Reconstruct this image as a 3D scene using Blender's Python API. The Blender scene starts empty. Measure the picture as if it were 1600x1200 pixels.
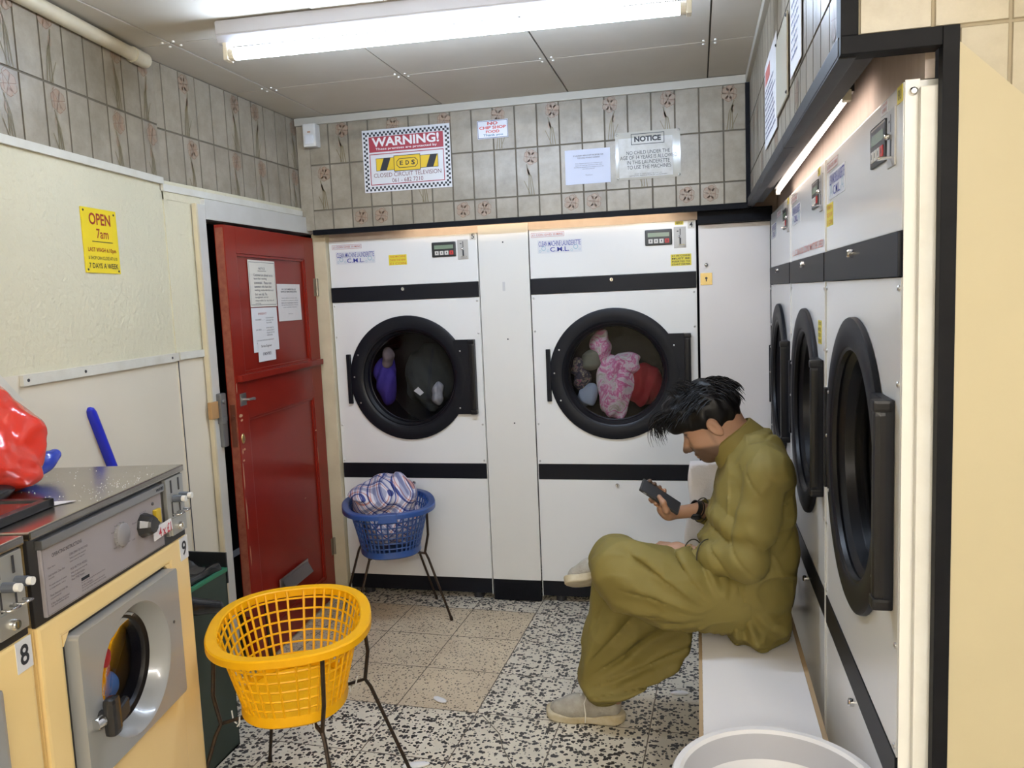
import bpy, bmesh, math, random
import numpy as np
from mathutils import Vector, Matrix
random.seed(7); np.random.seed(7)
S = bpy.context.scene
COL = S.collection
PI = math.pi
# ------------------------------------------------------------------ camera
cam_d = bpy.data.cameras.new('camera'); cam = bpy.data.objects.new('camera', cam_d); COL.objects.link(cam)
cam_d.sensor_fit = 'HORIZONTAL'; cam_d.sensor_width = 36.0; cam_d.lens = 36.0*1257.65/1600.0
cam_d.clip_start = 0.05
_r = Vector((0.9740941, 0.2223142, -0.0414368)); _u = Vector((0.0161307, 0.1144603, 0.9932969)); _f = Vector((-0.2255669, 0.9682330, -0.1079090))
m = Matrix.Identity(4)
for i in range(3):
    m[i][0] = _r[i]; m[i][1] = _u[i]; m[i][2] = -_f[i]
m[0][3], m[1][3], m[2][3] = 0.29066, -3.92433, 1.57093
cam.matrix_world = m
S.camera = cam
# ------------------------------------------------------------------ world, exposure
S.view_settings.view_transform = 'Standard'; S.view_settings.look = 'None'
S.view_settings.exposure = 0.0; S.view_settings.gamma = 1.0; S.view_settings.use_curve_mapping = False
W = bpy.data.worlds.new('world'); S.world = W; W.use_nodes = True
W.node_tree.nodes['Background'].inputs[0].default_value = (0.8, 0.85, 1.0, 1); W.node_tree.nodes['Background'].inputs[1].default_value = 0.05
TUBE_W = 100.0       # radiance of the main ceiling tube
TUBE_SHOP = 215.0    # tubes of the shop behind the camera
TUBE_BACK = 22.0     # tube above the back dryers
TUBE_RIGHT = 14.0   # tube above the right dryers

# ------------------------------------------------------------------ materials
def nd(t, typ, **kw):
    n = t.nodes.new(typ)
    for k, v in kw.items():
        if k.startswith('i_'): n.inputs[k[2:].replace('_', ' ')].default_value = v
        else: setattr(n, k, v)
    return n
def base(name):
    mt = bpy.data.materials.new(name); mt.use_nodes = True
    t = mt.node_tree; return mt, t, t.nodes['Principled BSDF']
def c4(c): return (c[0], c[1], c[2], 1.0)
def coords(t, kind='Object', scale=(1, 1, 1)):
    tc = nd(t, 'ShaderNodeTexCoord'); mp = nd(t, 'ShaderNodeMapping'); mp.inputs['Scale'].default_value = scale
    t.links.new(tc.outputs[kind], mp.inputs[0]); return mp.outputs[0]
def ramp(t, src, stops, interp='LINEAR'):
    r = nd(t, 'ShaderNodeValToRGB'); r.color_ramp.interpolation = interp
    e = r.color_ramp.elements
    while len(e) < len(stops): e.new(0.5)
    for q, (p, c) in zip(e, stops): q.position = p; q.color = c4(c)
    t.links.new(src, r.inputs[0]); return r.outputs[0]
def M(name, col, rough=0.5, metal=0.0, var=None, bump=None, coat=0.0, spec=None, stretch=(1, 1, 1)):
    """plain surface; var=(scale, second colour, contrast) mottles it, bump=(scale, strength)"""
    mt, t, b = base(name)
    b.inputs['Base Color'].default_value = c4(col); b.inputs['Roughness'].default_value = rough; b.inputs['Metallic'].default_value = metal
    if coat: b.inputs['Coat Weight'].default_value = coat; b.inputs['Coat Roughness'].default_value = 0.08
    if spec is not None: b.inputs['Specular IOR Level'].default_value = spec
    if var or bump: co = coords(t, 'Object', stretch)
    if var:
        n = nd(t, 'ShaderNodeTexNoise', i_Scale=var[0], i_Detail=5.0, i_Roughness=0.6); t.links.new(co, n.inputs['Vector'])
        k = var[2] if len(var) > 2 else 0.2
        t.links.new(ramp(t, n.outputs['Fac'], [(0.5-k, col), (0.5+k, var[1])]), b.inputs['Base Color'])
    if bump:
        n2 = nd(t, 'ShaderNodeTexNoise', i_Scale=bump[0], i_Detail=4.0); t.links.new(co, n2.inputs['Vector'])
        bp = nd(t, 'ShaderNodeBump', i_Strength=bump[1], i_Distance=0.01); t.links.new(n2.outputs['Fac'], bp.inputs['Height']); t.links.new(bp.outputs[0], b.inputs['Normal'])
    return mt
def emit(name, col, strength):
    mt, t, b = base(name)
    b.inputs['Base Color'].default_value = (0.9, 0.9, 0.9, 1); b.inputs['Emission Color'].default_value = c4(col); b.inputs['Emission Strength'].default_value = strength
    return mt
def glass(name, tint=(1, 1, 1), ior=1.5, dark=1.0):
    mt = bpy.data.materials.new(name); mt.use_nodes = True; t = mt.node_tree
    t.nodes.remove(t.nodes['Principled BSDF']); out = t.nodes['Material Output']
    fr = nd(t, 'ShaderNodeFresnel'); fr.inputs[0].default_value = ior
    tr = nd(t, 'ShaderNodeBsdfTransparent'); tr.inputs[0].default_value = c4([x*dark for x in tint])
    gl = nd(t, 'ShaderNodeBsdfGlossy'); gl.inputs['Roughness'].default_value = 0.03
    mx = nd(t, 'ShaderNodeMixShader'); t.links.new(fr.outputs[0], mx.inputs[0]); t.links.new(tr.outputs[0], mx.inputs[1]); t.links.new(gl.outputs[0], mx.inputs[2])
    t.links.new(mx.outputs[0], out.inputs[0]); return mt
def terrazzo(name, ground, chip, scale, thr, ground2):
    mt, t, b = base(name); co = coords(t, 'Object')
    nz = nd(t, 'ShaderNodeTexNoise', i_Scale=scale*1.1, i_Detail=2.0); t.links.new(co, nz.inputs['Vector'])
    mx = nd(t, 'ShaderNodeMix', data_type='VECTOR'); mx.inputs['Factor'].default_value = 0.013
    t.links.new(co, mx.inputs[4]); t.links.new(nz.outputs['Color'], mx.inputs[5])
    v = nd(t, 'ShaderNodeTexVoronoi', i_Scale=scale); v.feature = 'F1'; t.links.new(mx.outputs[1], v.inputs['Vector'])
    sep = nd(t, 'ShaderNodeSeparateColor'); t.links.new(v.outputs['Color'], sep.inputs[0])
    mul = nd(t, 'ShaderNodeMath', operation='MULTIPLY'); mul.inputs[1].default_value = thr*2; t.links.new(sep.outputs[0], mul.inputs[0])
    lt = nd(t, 'ShaderNodeMath', operation='LESS_THAN'); t.links.new(v.outputs['Distance'], lt.inputs[0]); t.links.new(mul.outputs[0], lt.inputs[1])
    n2 = nd(t, 'ShaderNodeTexNoise', i_Scale=6.0, i_Detail=4.0); t.links.new(co, n2.inputs['Vector'])
    g = ramp(t, n2.outputs['Fac'], [(0.35, ground), (0.7, ground2)])
    cm = nd(t, 'ShaderNodeMix', data_type='RGBA'); t.links.new(lt.outputs[0], cm.inputs[0]); t.links.new(g, cm.inputs[6]); cm.inputs[7].default_value = c4(chip)
    t.links.new(cm.outputs[2], b.inputs['Base Color']); b.inputs['Roughness'].default_value = 0.42
    return mt
def tile_mat(name, a, b2):
    """glazed wall tile, cloudy, a little different from tile to tile"""
    mt, t, b = base(name); co = coords(t, 'Object')
    n = nd(t, 'ShaderNodeTexNoise', i_Scale=9.0, i_Detail=6.0, i_Roughness=0.7); t.links.new(co, n.inputs['Vector'])
    g = nd(t, 'ShaderNodeNewGeometry')
    ad = nd(t, 'ShaderNodeMath', operation='MULTIPLY_ADD'); ad.inputs[1].default_value = 0.16; t.links.new(g.outputs['Random Per Island'], ad.inputs[0]); t.links.new(n.outputs['Fac'], ad.inputs[2])
    t.links.new(ramp(t, ad.outputs[0], [(0.38, a), (0.78, b2)]), b.inputs['Base Color']); b.inputs['Roughness'].default_value = 0.33
    return mt
def plaid(name):
    mt, t, b = base(name); co = coords(t, 'UV'); sp = nd(t, 'ShaderNodeSeparateXYZ'); t.links.new(co, sp.inputs[0])
    def bands(axis):
        mo = nd(t, 'ShaderNodeMath', operation='FRACT'); mu = nd(t, 'ShaderNodeMath', operation='MULTIPLY'); mu.inputs[1].default_value = 1.0
        t.links.new(sp.outputs[axis], mu.inputs[0]); t.links.new(mu.outputs[0], mo.inputs[0])
        W_, B_, R_, G_ = (.82, .80, .84), (.07, .10, .33), (.66, .34, .30), (.42, .44, .58)
        return ramp(t, mo.outputs[0], [(0, W_), (.16, B_), (.24, W_), (.30, R_), (.34, W_), (.46, G_), (.62, W_), (.68, R_), (.72, W_), (.80, B_), (.86, G_), (.94, W_)], 'CONSTANT')
    mx = nd(t, 'ShaderNodeMix', data_type='RGBA', blend_type='MULTIPLY'); mx.inputs[0].default_value = 1.0
    t.links.new(bands(0), mx.inputs[6]); t.links.new(bands(1), mx.inputs[7]); t.links.new(mx.outputs[2], b.inputs['Base Color']); b.inputs['Roughness'].default_value = 0.85
    return mt
def floral(name, stops, scale):
    """blotchy printed cotton: noise bands of colour"""
    mt, t, b = base(name); co = coords(t, 'Object')
    n = nd(t, 'ShaderNodeTexNoise', i_Scale=scale, i_Detail=3.0, i_Roughness=0.62, i_Distortion=1.2); t.links.new(co, n.inputs['Vector'])
    t.links.new(ramp(t, n.outputs['Fac'], stops), b.inputs['Base Color']); b.inputs['Roughness'].default_value = 0.9
    return mt
def attr_mat(name, attr, c0, c1, rough=0.5, sss=0.0, noise=None):
    mt, t, b = base(name)
    a = nd(t, 'ShaderNodeAttribute', attribute_name=attr)
    cm = nd(t, 'ShaderNodeMix', data_type='RGBA'); t.links.new(a.outputs['Fac'], cm.inputs[0]); cm.inputs[6].default_value = c4(c0); cm.inputs[7].default_value = c4(c1)
    t.links.new(cm.outputs[2], b.inputs['Base Color']); b.inputs['Roughness'].default_value = rough
    if sss: b.inputs['Subsurface Weight'].default_value = sss; b.inputs['Subsurface Radius'].default_value = (.01, .004, .002)
    return mt

# ------------------------------------------------------------------ mesh helpers
class B:
    """collects shapes into one bmesh; mi = material slot of what is added"""
    def __init__(s): s.bm = bmesh.new(); s.mi = 0
    def _f(s, vs):
        try:
            f = s.bm.faces.new(vs); f.material_index = s.mi; return f
        except ValueError: return None
    def poly(s, pts): return s._f([s.bm.verts.new(p) for p in pts])
    def box(s, x0, x1, y0, y1, z0, z1, bev=0.0, mat=None):
        t = bmesh.new(); bmesh.ops.create_cube(t, size=1.0)
        for v in t.verts: v.co = Vector(((x0+x1)/2+v.co.x*(x1-x0), (y0+y1)/2+v.co.y*(y1-y0), (z0+z1)/2+v.co.z*(z1-z0)))
        if bev: bmesh.ops.bevel(t, geom=t.edges[:], offset=bev, segments=2, affect='EDGES', profile=0.7)
        s.merge(t, mat); return s
    def merge(s, t, mat=None):
        mp = {}
        for v in t.verts: mp[v] = s.bm.verts.new(mat @ v.co if mat else v.co)
        for f in t.faces:
            g = s._f([mp[v] for v in f.verts])
            if g: g.smooth = f.smooth
        t.free()
    def prism(s, pts, axis, a, b, bev=0.0):
        """pts 2-D outline; axis the extrusion axis ('x','y','z')"""
        def P(p, h): return {'x': (h, p[0], p[1]), 'y': (p[0], h, p[1]), 'z': (p[0], p[1], h)}[axis]
        t = bmesh.new(); A = [t.verts.new(P(p, a)) for p in pts]; Bv = [t.verts.new(P(p, b)) for p in pts]; n = len(pts)
        t.faces.new(A); t.faces.new(Bv[::-1])
        for i in range(n): t.faces.new((A[i], Bv[i], Bv[(i+1) % n], A[(i+1) % n]))
        bmesh.ops.recalc_face_normals(t, faces=t.faces[:])
        if bev: bmesh.ops.bevel(t, geom=t.edges[:], offset=bev, segments=2, affect='EDGES')
        s.merge(t); return s
    def lathe(s, prof, c, ax, seg=48, close=False, smooth=True, sx=1.0, sy=1.0):
        """prof list of (radius, height along ax)"""
        ax = Vector(ax).normalized(); q = ax.to_track_quat('Z', 'Y').to_matrix(); rows = []
        for r, h in prof:
            rows.append([s.bm.verts.new(Vector(c)+q @ Vector((r*sx*math.cos(2*PI*k/seg), r*sy*math.sin(2*PI*k/seg), h))) for k in range(seg)] if r > 1e-6 else [s.bm.verts.new(Vector(c)+q @ Vector((0, 0, h)))])
        if close: rows.append(rows[0])
        for a, b in zip(rows[:-1], rows[1:]):
            for k in range(seg):
                k2 = (k+1) % seg
                if len(a) == 1 and len(b) == 1: continue
                if len(a) == 1: f = s._f((a[0], b[k2], b[k]))
                elif len(b) == 1: f = s._f((a[k], a[k2], b[0]))
                else: f = s._f((a[k], a[k2], b[k2], b[k]))
                if f: f.smooth = smooth
        return s
    def cyl(s, p0, p1, r, seg=16, r2=None, cap=True):
        p0, p1 = Vector(p0), Vector(p1); h = (p1-p0).length; r2 = r if r2 is None else r2
        s.lathe(([(0, 0)] if cap else [])+[(r, 0), (r2, h)]+([(0, h)] if cap else []), p0, p1-p0, seg, smooth=False)
        return s
    def tube(s, pts, r, seg=8, radii=None, cap=True):
        pts = [Vector(p) for p in pts]; n = len(pts); rows = []
        ref = Vector((0.13, 0.31, 0.94)); prev = None
        for i, p in enumerate(pts):
            d = (pts[min(i+1, n-1)]-pts[max(i-1, 0)]).normalized()
            if prev is None: a = d.cross(ref if abs(d.dot(ref)) < 0.95 else Vector((1, 0, 0))).normalized()
            else: a = (prev-d*prev.dot(d)).normalized()
            prev = a; b = d.cross(a); rr = radii[i] if radii else r
            rows.append([s.bm.verts.new(p+rr*(a*math.cos(2*PI*k/seg)+b*math.sin(2*PI*k/seg))) for k in range(seg)])
        for A, C in zip(rows[:-1], rows[1:]):
            for k in range(seg):
                f = s._f((A[k], A[(k+1) % seg], C[(k+1) % seg], C[k])); f.smooth = True
        if cap: s._f(rows[0][::-1]); s._f(rows[-1])
        return s
    def sph(s, c, r, seg=12, sc=(1, 1, 1)):
        t = bmesh.new(); bmesh.ops.create_uvsphere(t, u_segments=seg, v_segments=max(6, seg//2), radius=r)
        for v in t.verts: v.co = Vector((v.co.x*sc[0]+c[0], v.co.y*sc[1]+c[1], v.co.z*sc[2]+c[2]))
        for f in t.faces: f.smooth = True
        s.merge(t); return s
    def bar(s, p0, p1, w, h, up=(0, 0, 1)):
        """rectangular bar from p0 to p1"""
        p0, p1 = Vector(p0), Vector(p1); d = (p1-p0).normalized(); a = d.cross(Vector(up)).normalized(); b = a.cross(d)
        A = [s.bm.verts.new(p+a*i*w/2+b*j*h/2) for p in (p0, p1) for i, j in ((-1, -1), (1, -1), (1, 1), (-1, 1))]
        for q in ((0, 3, 2, 1), (4, 5, 6, 7), (0, 1, 5, 4), (1, 2, 6, 5), (2, 3, 7, 6), (3, 0, 4, 7)): s._f([A[i] for i in q])
        return s
    def plate_hole(s, x0, x1, z0, z1, cx, cz, r, y0, y1, seg=64):
        """board in the XZ plane, from y0 to y1, with a round hole"""
        def edge(k):
            a = 2*PI*k/seg; dx, dz = math.cos(a), math.sin(a); ts = []
            if dx > 1e-9: ts.append((x1-cx)/dx)
            if dx < -1e-9: ts.append((x0-cx)/dx)
            if dz > 1e-9: ts.append((z1-cz)/dz)
            if dz < -1e-9: ts.append((z0-cz)/dz)
            t = min(ts); return cx+dx*t, cz+dz*t
        for y, fl in ((y0, 0), (y1, 1)):
            I = [s.bm.verts.new((cx+r*math.cos(2*PI*k/seg), y, cz+r*math.sin(2*PI*k/seg))) for k in range(seg)]
            O = [s.bm.verts.new((edge(k)[0], y, edge(k)[1])) for k in range(seg)]
            cor = {}
            for k in range(seg):
                k2 = (k+1) % seg; a, b = edge(k), edge(k2); vs = [I[k], O[k]]
                if abs(a[0]-b[0]) > 1e-6 and abs(a[1]-b[1]) > 1e-6:
                    vs.append(s.bm.verts.new(((x1 if max(a[0], b[0]) > cx and abs(max(a[0], b[0])-x1) < 1e-6 else x0), y, (z1 if abs(max(a[1], b[1])-z1) < 1e-6 else z0))))
                vs += [O[k2], I[k2]]
                s._f(vs if fl else vs[::-1])
            if fl == 0: I0 = I
        for k in range(seg): s._f((I0[k], I0[(k+1) % seg], I[(k+1) % seg], I[k]))
        for q in (((x0, z0), (x1, z0)), ((x1, z0), (x1, z1)), ((x1, z1), (x0, z1)), ((x0, z1), (x0, z0))):
            (a, b), (c, d) = q; s.poly([(a, y0, b), (c, y0, d), (c, y1, d), (a, y1, b)])
        return s
def sharpen(me, ang=0.6):
    """crease the shading where faces meet at an angle"""
    t = bmesh.new(); t.from_mesh(me); n = 0
    for e in t.edges:
        if len(e.link_faces) == 2 and e.calc_face_angle(0) > ang: e.smooth = False; n += 1
    if n: t.to_mesh(me)
    t.free()
def obj(name, b, mats, parent=None, smooth=None):
    me = bpy.data.meshes.new(name)
    if isinstance(b, B): b.bm.normal_update(); b.bm.to_mesh(me); b.bm.free()
    else: me = b
    for mt in (mats if isinstance(mats, (list, tuple)) else [mats]): me.materials.append(mt)
    if isinstance(b, B): sharpen(me)
    if smooth is not None:
        for p in me.polygons: p.use_smooth = smooth
    o = bpy.data.objects.new(name, me); COL.objects.link(o)
    if parent: o.parent = parent
    return o
def tag(o, label, cat, group=None, kind=None):
    o['label'] = label; o['category'] = cat
    if group: o['group'] = group
    if kind: o['kind'] = kind
    return o
def thing(name, label, cat, loc=(0, 0, 0), rz=0.0, group=None, kind=None):
    o = bpy.data.objects.new(name, None); COL.objects.link(o); o.location = loc; o.rotation_euler = (0, 0, rz); o.empty_display_size = 0.1
    return tag(o, label, cat, group, kind)
def struct(name, b, mats, label, cat='wall', parent=None):
    o = obj(name, b, mats, parent)
    return tag(o, label, cat, kind='structure')
# ------------------------------------------------------------------ lettering
def text_into(b, s, x0, x1, z0, z1, y, bold=0.0, nrm=-1, shear=0.0):
    """letters filling the box x0..x1, z0..z1 in the plane y (facing -y)"""
    cu = bpy.data.curves.new('t', 'FONT'); cu.body = s; cu.size = 1.0; cu.offset = bold; cu.resolution_u = 3; cu.shear = shear
    o = bpy.data.objects.new('t', cu); COL.objects.link(o)
    me = bpy.data.meshes.new_from_object(o.evaluated_get(bpy.context.evaluated_depsgraph_get()))
    bpy.data.objects.remove(o); bpy.data.curves.remove(cu)
    if not len(me.vertices): return
    n = len(me.vertices); co = np.empty(n*3); me.vertices.foreach_get('co', co); co = co.reshape(-1, 3)
    lo, hi = co.min(0), co.max(0)
    X = x0+(co[:, 0]-lo[0])/(hi[0]-lo[0]+1e-9)*(x1-x0); Z = z0+(co[:, 1]-lo[1])/(hi[1]-lo[1]+1e-9)*(z1-z0)
    vs = [b.bm.verts.new((X[i], y, Z[i])) for i in range(n)]
    for p in me.polygons: b._f([vs[i] for i in p.vertices])
    bpy.data.meshes.remove(me)
def rect(b, x0, x1, z0, z1, y): b.poly([(x0, y, z0), (x1, y, z0), (x1, y, z1), (x0, y, z1)])
def frame_rect(b, x0, x1, z0, z1, w, y):
    rect(b, x0, x1, z0, z0+w, y); rect(b, x0, x1, z1-w, z1, y); rect(b, x0, x0+w, z0+w, z1-w, y); rect(b, x1-w, x1, z0+w, z1-w, y)
# ------------------------------------------------------------------ implicit surfaces
def sdf_mesh(name, f, lo, hi, h, attrs=None):
    """mesh of f(P)<0 (f takes an (N,3) array) by surface nets on a block-sparse grid"""
    lo = np.array(lo, np.float32); n = np.ceil((np.array(hi)-lo)/h).astype(int)+2
    K = 12; nb = np.ceil(n/K).astype(int); n = nb*K+1
    D = np.full(n, 1.0, np.float32)
    bi = np.stack(np.meshgrid(*[np.arange(k) for k in nb], indexing='ij'), -1).reshape(-1, 3)
    cen = lo+(bi*K+K/2)*h
    d = f(cen.astype(np.float32)); keep = np.abs(d) < K*h*0.87*1.6+0.02
    for i in np.nonzero(~keep & (d < 0))[0]:
        a = bi[i]*K; D[a[0]:a[0]+K+1, a[1]:a[1]+K+1, a[2]:a[2]+K+1] = -1.0
    g = np.stack(np.meshgrid(*[np.arange(K+1)]*3, indexing='ij'), -1).reshape(-1, 3)
    for blk in np.array_split(bi[keep], max(1, keep.sum()//60)):
        P = (blk[:, None, :]*K+g[None]).reshape(-1, 3)
        D[P[:, 0], P[:, 1], P[:, 2]] = f((lo+P*h).astype(np.float32))
    Sg = D < 0; cs = [a-1 for a in Sg.shape]
    cnt = np.zeros(cs, np.uint8)
    for i in (0, 1):
        for j in (0, 1):
            for k in (0, 1): cnt += Sg[i:i+cs[0], j:j+cs[1], k:k+cs[2]]
    act = np.argwhere((cnt > 0) & (cnt < 8)); acc = np.zeros((len(act), 3)); num = np.zeros(len(act))
    cor = [(i, j, k) for i in (0, 1) for j in (0, 1) for k in (0, 1)]
    for a in cor:
        for ax in range(3):
            if a[ax]: continue
            b = list(a); b[ax] = 1
            d0 = D[act[:, 0]+a[0], act[:, 1]+a[1], act[:, 2]+a[2]]; d1 = D[act[:, 0]+b[0], act[:, 1]+b[1], act[:, 2]+b[2]]
            cr = (d0 < 0) != (d1 < 0); t = np.where(cr, d0/(d0-d1+1e-12), 0)
            p = np.repeat(np.array([a], float), len(act), 0); p[:, ax] += t
            acc += p*cr[:, None]; num += cr
    V = lo+(act+acc/num[:, None])*h
    vid = np.full(cs, -1, np.int64); vid[act[:, 0], act[:, 1], act[:, 2]] = np.arange(len(act)); F = []
    for ax in range(3):
        o1, o2 = [(1, 2), (2, 0), (0, 1)][ax]
        sl0 = [slice(None)]*3; sl1 = [slice(None)]*3; sl0[ax] = slice(0, -1); sl1[ax] = slice(1, None)
        E = np.argwhere(Sg[tuple(sl0)] != Sg[tuple(sl1)])
        ok = (E[:, o1] > 0) & (E[:, o2] > 0) & (E[:, o1] < cs[o1]) & (E[:, o2] < cs[o2]); E = E[ok]
        def cell(da, db):
            q = E.copy(); q[:, o1] -= da; q[:, o2] -= db; return vid[q[:, 0], q[:, 1], q[:, 2]]
        Q = np.stack([cell(1, 1), cell(0, 1), cell(0, 0), cell(1, 0)], 1)
        ins = Sg[E[:, 0], E[:, 1], E[:, 2]]; Q[~ins] = Q[~ins][:, ::-1]
        F.append(Q)
    F = np.concatenate(F); F = F[(F >= 0).all(1)]
    me = bpy.data.meshes.new(name); me.vertices.add(len(V)); me.vertices.foreach_set('co', V.astype(np.float32).ravel())
    me.loops.add(len(F)*4); me.loops.foreach_set('vertex_index', F.ravel().astype(np.int32))
    me.polygons.add(len(F)); me.polygons.foreach_set('loop_start', np.arange(0, len(F)*4, 4, dtype=np.int32)); me.polygons.foreach_set('loop_total', np.full(len(F), 4, np.int32))
    me.polygons.foreach_set('use_smooth', np.ones(len(F), bool)); me.update(); me.validate()
    for k, fn in (attrs or {}).items():
        a = me.attributes.new(k, 'FLOAT', 'POINT'); a.data.foreach_set('value', np.clip(fn(V), 0, 1).astype(np.float32))
    return me
def smin(a, b, k):
    h = np.clip(0.5+0.5*(b-a)/k, 0, 1); return b+(a-b)*h-k*h*(1-h)
def smax(a, b, k): return -smin(-a, -b, k)
def cone(P, a, b, r1, r2, sc=None):
    """tapered capsule; sc scales the space about a (flatter limbs)"""
    a = np.array(a, np.float32); b = np.array(b, np.float32)
    ab = b-a; t = np.clip(((P-a) @ ab)/max(ab @ ab, 1e-9), 0, 1)
    return np.linalg.norm(P-a-t[:, None]*ab, axis=1)-(r1+(r2-r1)*t)
def ell(P, c, r, R=None):
    Q = P-np.array(c, np.float32)
    if R is not None: Q = Q @ np.array(R, np.float32)
    r = np.array(r, np.float32); k0 = np.linalg.norm(Q/r, axis=1); k1 = np.linalg.norm(Q/(r*r), axis=1)
    return k0*(k0-1)/(k1+1e-9)
def chain(P, pts, k=0.02):
    """pts: (point, radius) ..., joined smoothly"""
    d = None
    for (a, r1), (b, r2) in zip(pts[:-1], pts[1:]):
        e = cone(P, a, b, r1, r2); d = e if d is None else smin(d, e, k)
    return d
def wob(P, s, ph=0.0):
    x, y, z = P[:, 0]*s, P[:, 1]*s, P[:, 2]*s
    return (np.sin(x*1.0+1.7*np.sin(y*0.7+ph)+ph)*np.sin(y*1.1+1.3*np.sin(z*0.9+ph*2)+2.1*ph)+np.sin(z*1.3+1.5*np.sin(x*0.8-ph)+ph*.7)*np.sin(x*.9+y*.6+ph))*0.5
# ================================================================== lamps (each a fixture of the place)
white_tube = emit('main_tube', (0.64, 0.78, 1.0), TUBE_W)
shop_tube = emit('shop_tube', (1.0, 0.955, 0.89), TUBE_SHOP)
back_tube = emit('back_tube', (1.0, 0.78, 0.52), TUBE_BACK)
right_tube = emit('right_tube', (1.0, 0.82, 0.70), TUBE_RIGHT)
batten_white = M('batten_white', (0.46, 0.46, 0.50), 0.4)
holder = M('lamp_holder_plastic', (0.75, 0.70, 0.58), 0.5)
dark_metal = M('dark_metal', (0.03, 0.03, 0.035), 0.45)
def fluorescent(loc, rz, L, tubemat, label, drop=0.10):
    """batten fixture hanging under a ceiling; loc = middle of the tube, x along it"""
    t = thing('fluorescent_light', label, 'light', loc, rz)
    b = B(); b.prism([(-0.032, drop), (0.032, drop), (0.032, 0.055), (0.018, 0.030), (-0.018, 0.030), (-0.032, 0.055)], 'x', -L/2-0.02, L/2+0.02, 0.003)
    obj('batten', b, batten_white, t)
    b = B(); b.cyl((-L/2+0.02, 0, 0), (L/2-0.02, 0, 0), 0.019, 16); obj('tube', b, tubemat, t, True)
    for sx in (-1, 1):
        b = B(); b.box(sx*(L/2-0.004)-0.008, sx*(L/2-0.004)+0.008, -0.02, 0.02, -0.022, 0.036, 0.004); b.cyl((sx*(L/2-0.03), 0, 0), (sx*(L/2-0.012), 0, 0), 0.0195, 14)
        obj('lamp_holder', b, holder, t)
    return t
fluorescent((-0.459, -1.408, 2.40), math.radians(2.7), 1.49, white_tube, 'long white fluorescent tube light on the ceiling, lit bluish white')
fluorescent((0.95, -4.5, 2.40), PI/2, 1.5, shop_tube, 'second ceiling tube light, back over the shop floor nearer the street')
fluorescent((0.3, -6.0, 2.40), 0, 1.5, shop_tube, 'ceiling tube light farthest from the dryers')
def strip(name, p0, p1, mt, label, off):
    t = thing(name, label, 'light', p0)
    v = Vector(p1)-Vector(p0); b = B(); b.cyl((0, 0, 0), v, 0.0065, 12); obj('tube', b, mt, t, True)
    o = Vector(off); b = B(); b.bar(o, v+o, 0.03, 0.03); obj('batten', b, dark_metal, t)
    for q in (Vector((0, 0, 0)), v):
        b = B(); b.box(q.x-0.008, q.x+0.008, q.y-0.010, q.y+0.010, q.z-0.009, q.z+0.014, 0.002); obj('lamp_holder', b, holder, t)
    return t
strip('strip_light', (-1.15, -0.052, 1.985), (0.2, -0.052, 1.985), back_tube, 'thin warm strip light tucked behind the black trim over dryers 4 and 5', (0, 0, 0.025))
strip('strip_light', (0.600, -2.085, 1.953), (0.600, -0.62, 1.926), right_tube, 'thin lit strip light under the right bulkhead, above the row of three dryers', (0, 0, 0.026))

# ================================================================== the setting
tileA, tileB = (0.215, 0.185, 0.138), (0.345, 0.305, 0.24)
tile = tile_mat('wall_tile', tileA, tileB)
grout = M('grout', (0.14, 0.12, 0.09), 0.9)
flower_p = M('flower_print', (0.315, 0.215, 0.15), 0.4, var=(40, (0.29, 0.235, 0.175), .12)); flower_l = M('flower_outline', (0.215, 0.125, 0.075), 0.4); stem_m = M('stem_print', (0.165, 0.135, 0.07), 0.4)
TM = [tile, grout, flower_p, flower_l, stem_m]
cream = M('cream_plaster', (0.66, 0.62, 0.46), 0.75, var=(3, (0.60, 0.565, 0.42), .25), bump=(55, 0.55))
cream_flat = M('cream_paint', (0.49, 0.435, 0.29), 0.5, var=(2, (0.46, 0.405, 0.27), .25))
beige = M('beige_laminate', (0.70, 0.65, 0.545), 0.42, var=(2.5, (0.67, 0.62, 0.515), .2))
white_trim = M('white_gloss_trim', (0.68, 0.67, 0.61), 0.35, var=(14, (0.58, 0.56, 0.49), .25))
grey_trim = M('grey_white_frame_paint', (0.58, 0.575, 0.54), 0.35, var=(6, (0.52, 0.51, 0.47), .2))
cream_trim = M('cream_frame_paint', (0.66, 0.585, 0.41), 0.45, var=(9, (0.58, 0.50, 0.34), .2))
black_paint = M('black_gloss_paint', (0.004, 0.0045, 0.007), 0.55, var=(25, (0.007, 0.0075, 0.010), .2), spec=.12)
black_wood = M('black_rough_wood', (0.025, 0.024, 0.026), 0.6, var=(18, (0.06, 0.055, 0.055), .25), stretch=(1, 0.15, 1))
brown_wood = M('brown_unpainted_wood', (0.16, 0.105, 0.07), 0.65, var=(10, (0.09, 0.06, 0.045), .25), stretch=(.2, 1, 1))
lit_board = M('pale_backing_board', (0.62, 0.535, 0.49), 0.55, var=(12, (0.52, 0.43, 0.38), .25), stretch=(1, 3, .6))
ceil_m = M('ceiling_board', (0.58, 0.535, 0.46), 0.55, var=(2.2, (0.52, 0.475, 0.40), .2)); ceil_j = M('ceiling_joint', (0.10, 0.09, 0.075), 0.8); nail_m = M('ceiling_nail', (0.78, 0.76, 0.70), 0.5)
dark_room = M('hallway_shade_black', (0.02, 0.02, 0.025), 0.9)  # near-black wall colour holds the darkness beyond the door gap
screw_m = M('steel_screw', (0.62, 0.62, 0.62), 0.28, 1.0)
terr_w = terrazzo('white_terrazzo', (0.74, 0.68, 0.56), (0.035, 0.032, 0.03), 68.0, 0.36, (0.64, 0.58, 0.47))
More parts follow.
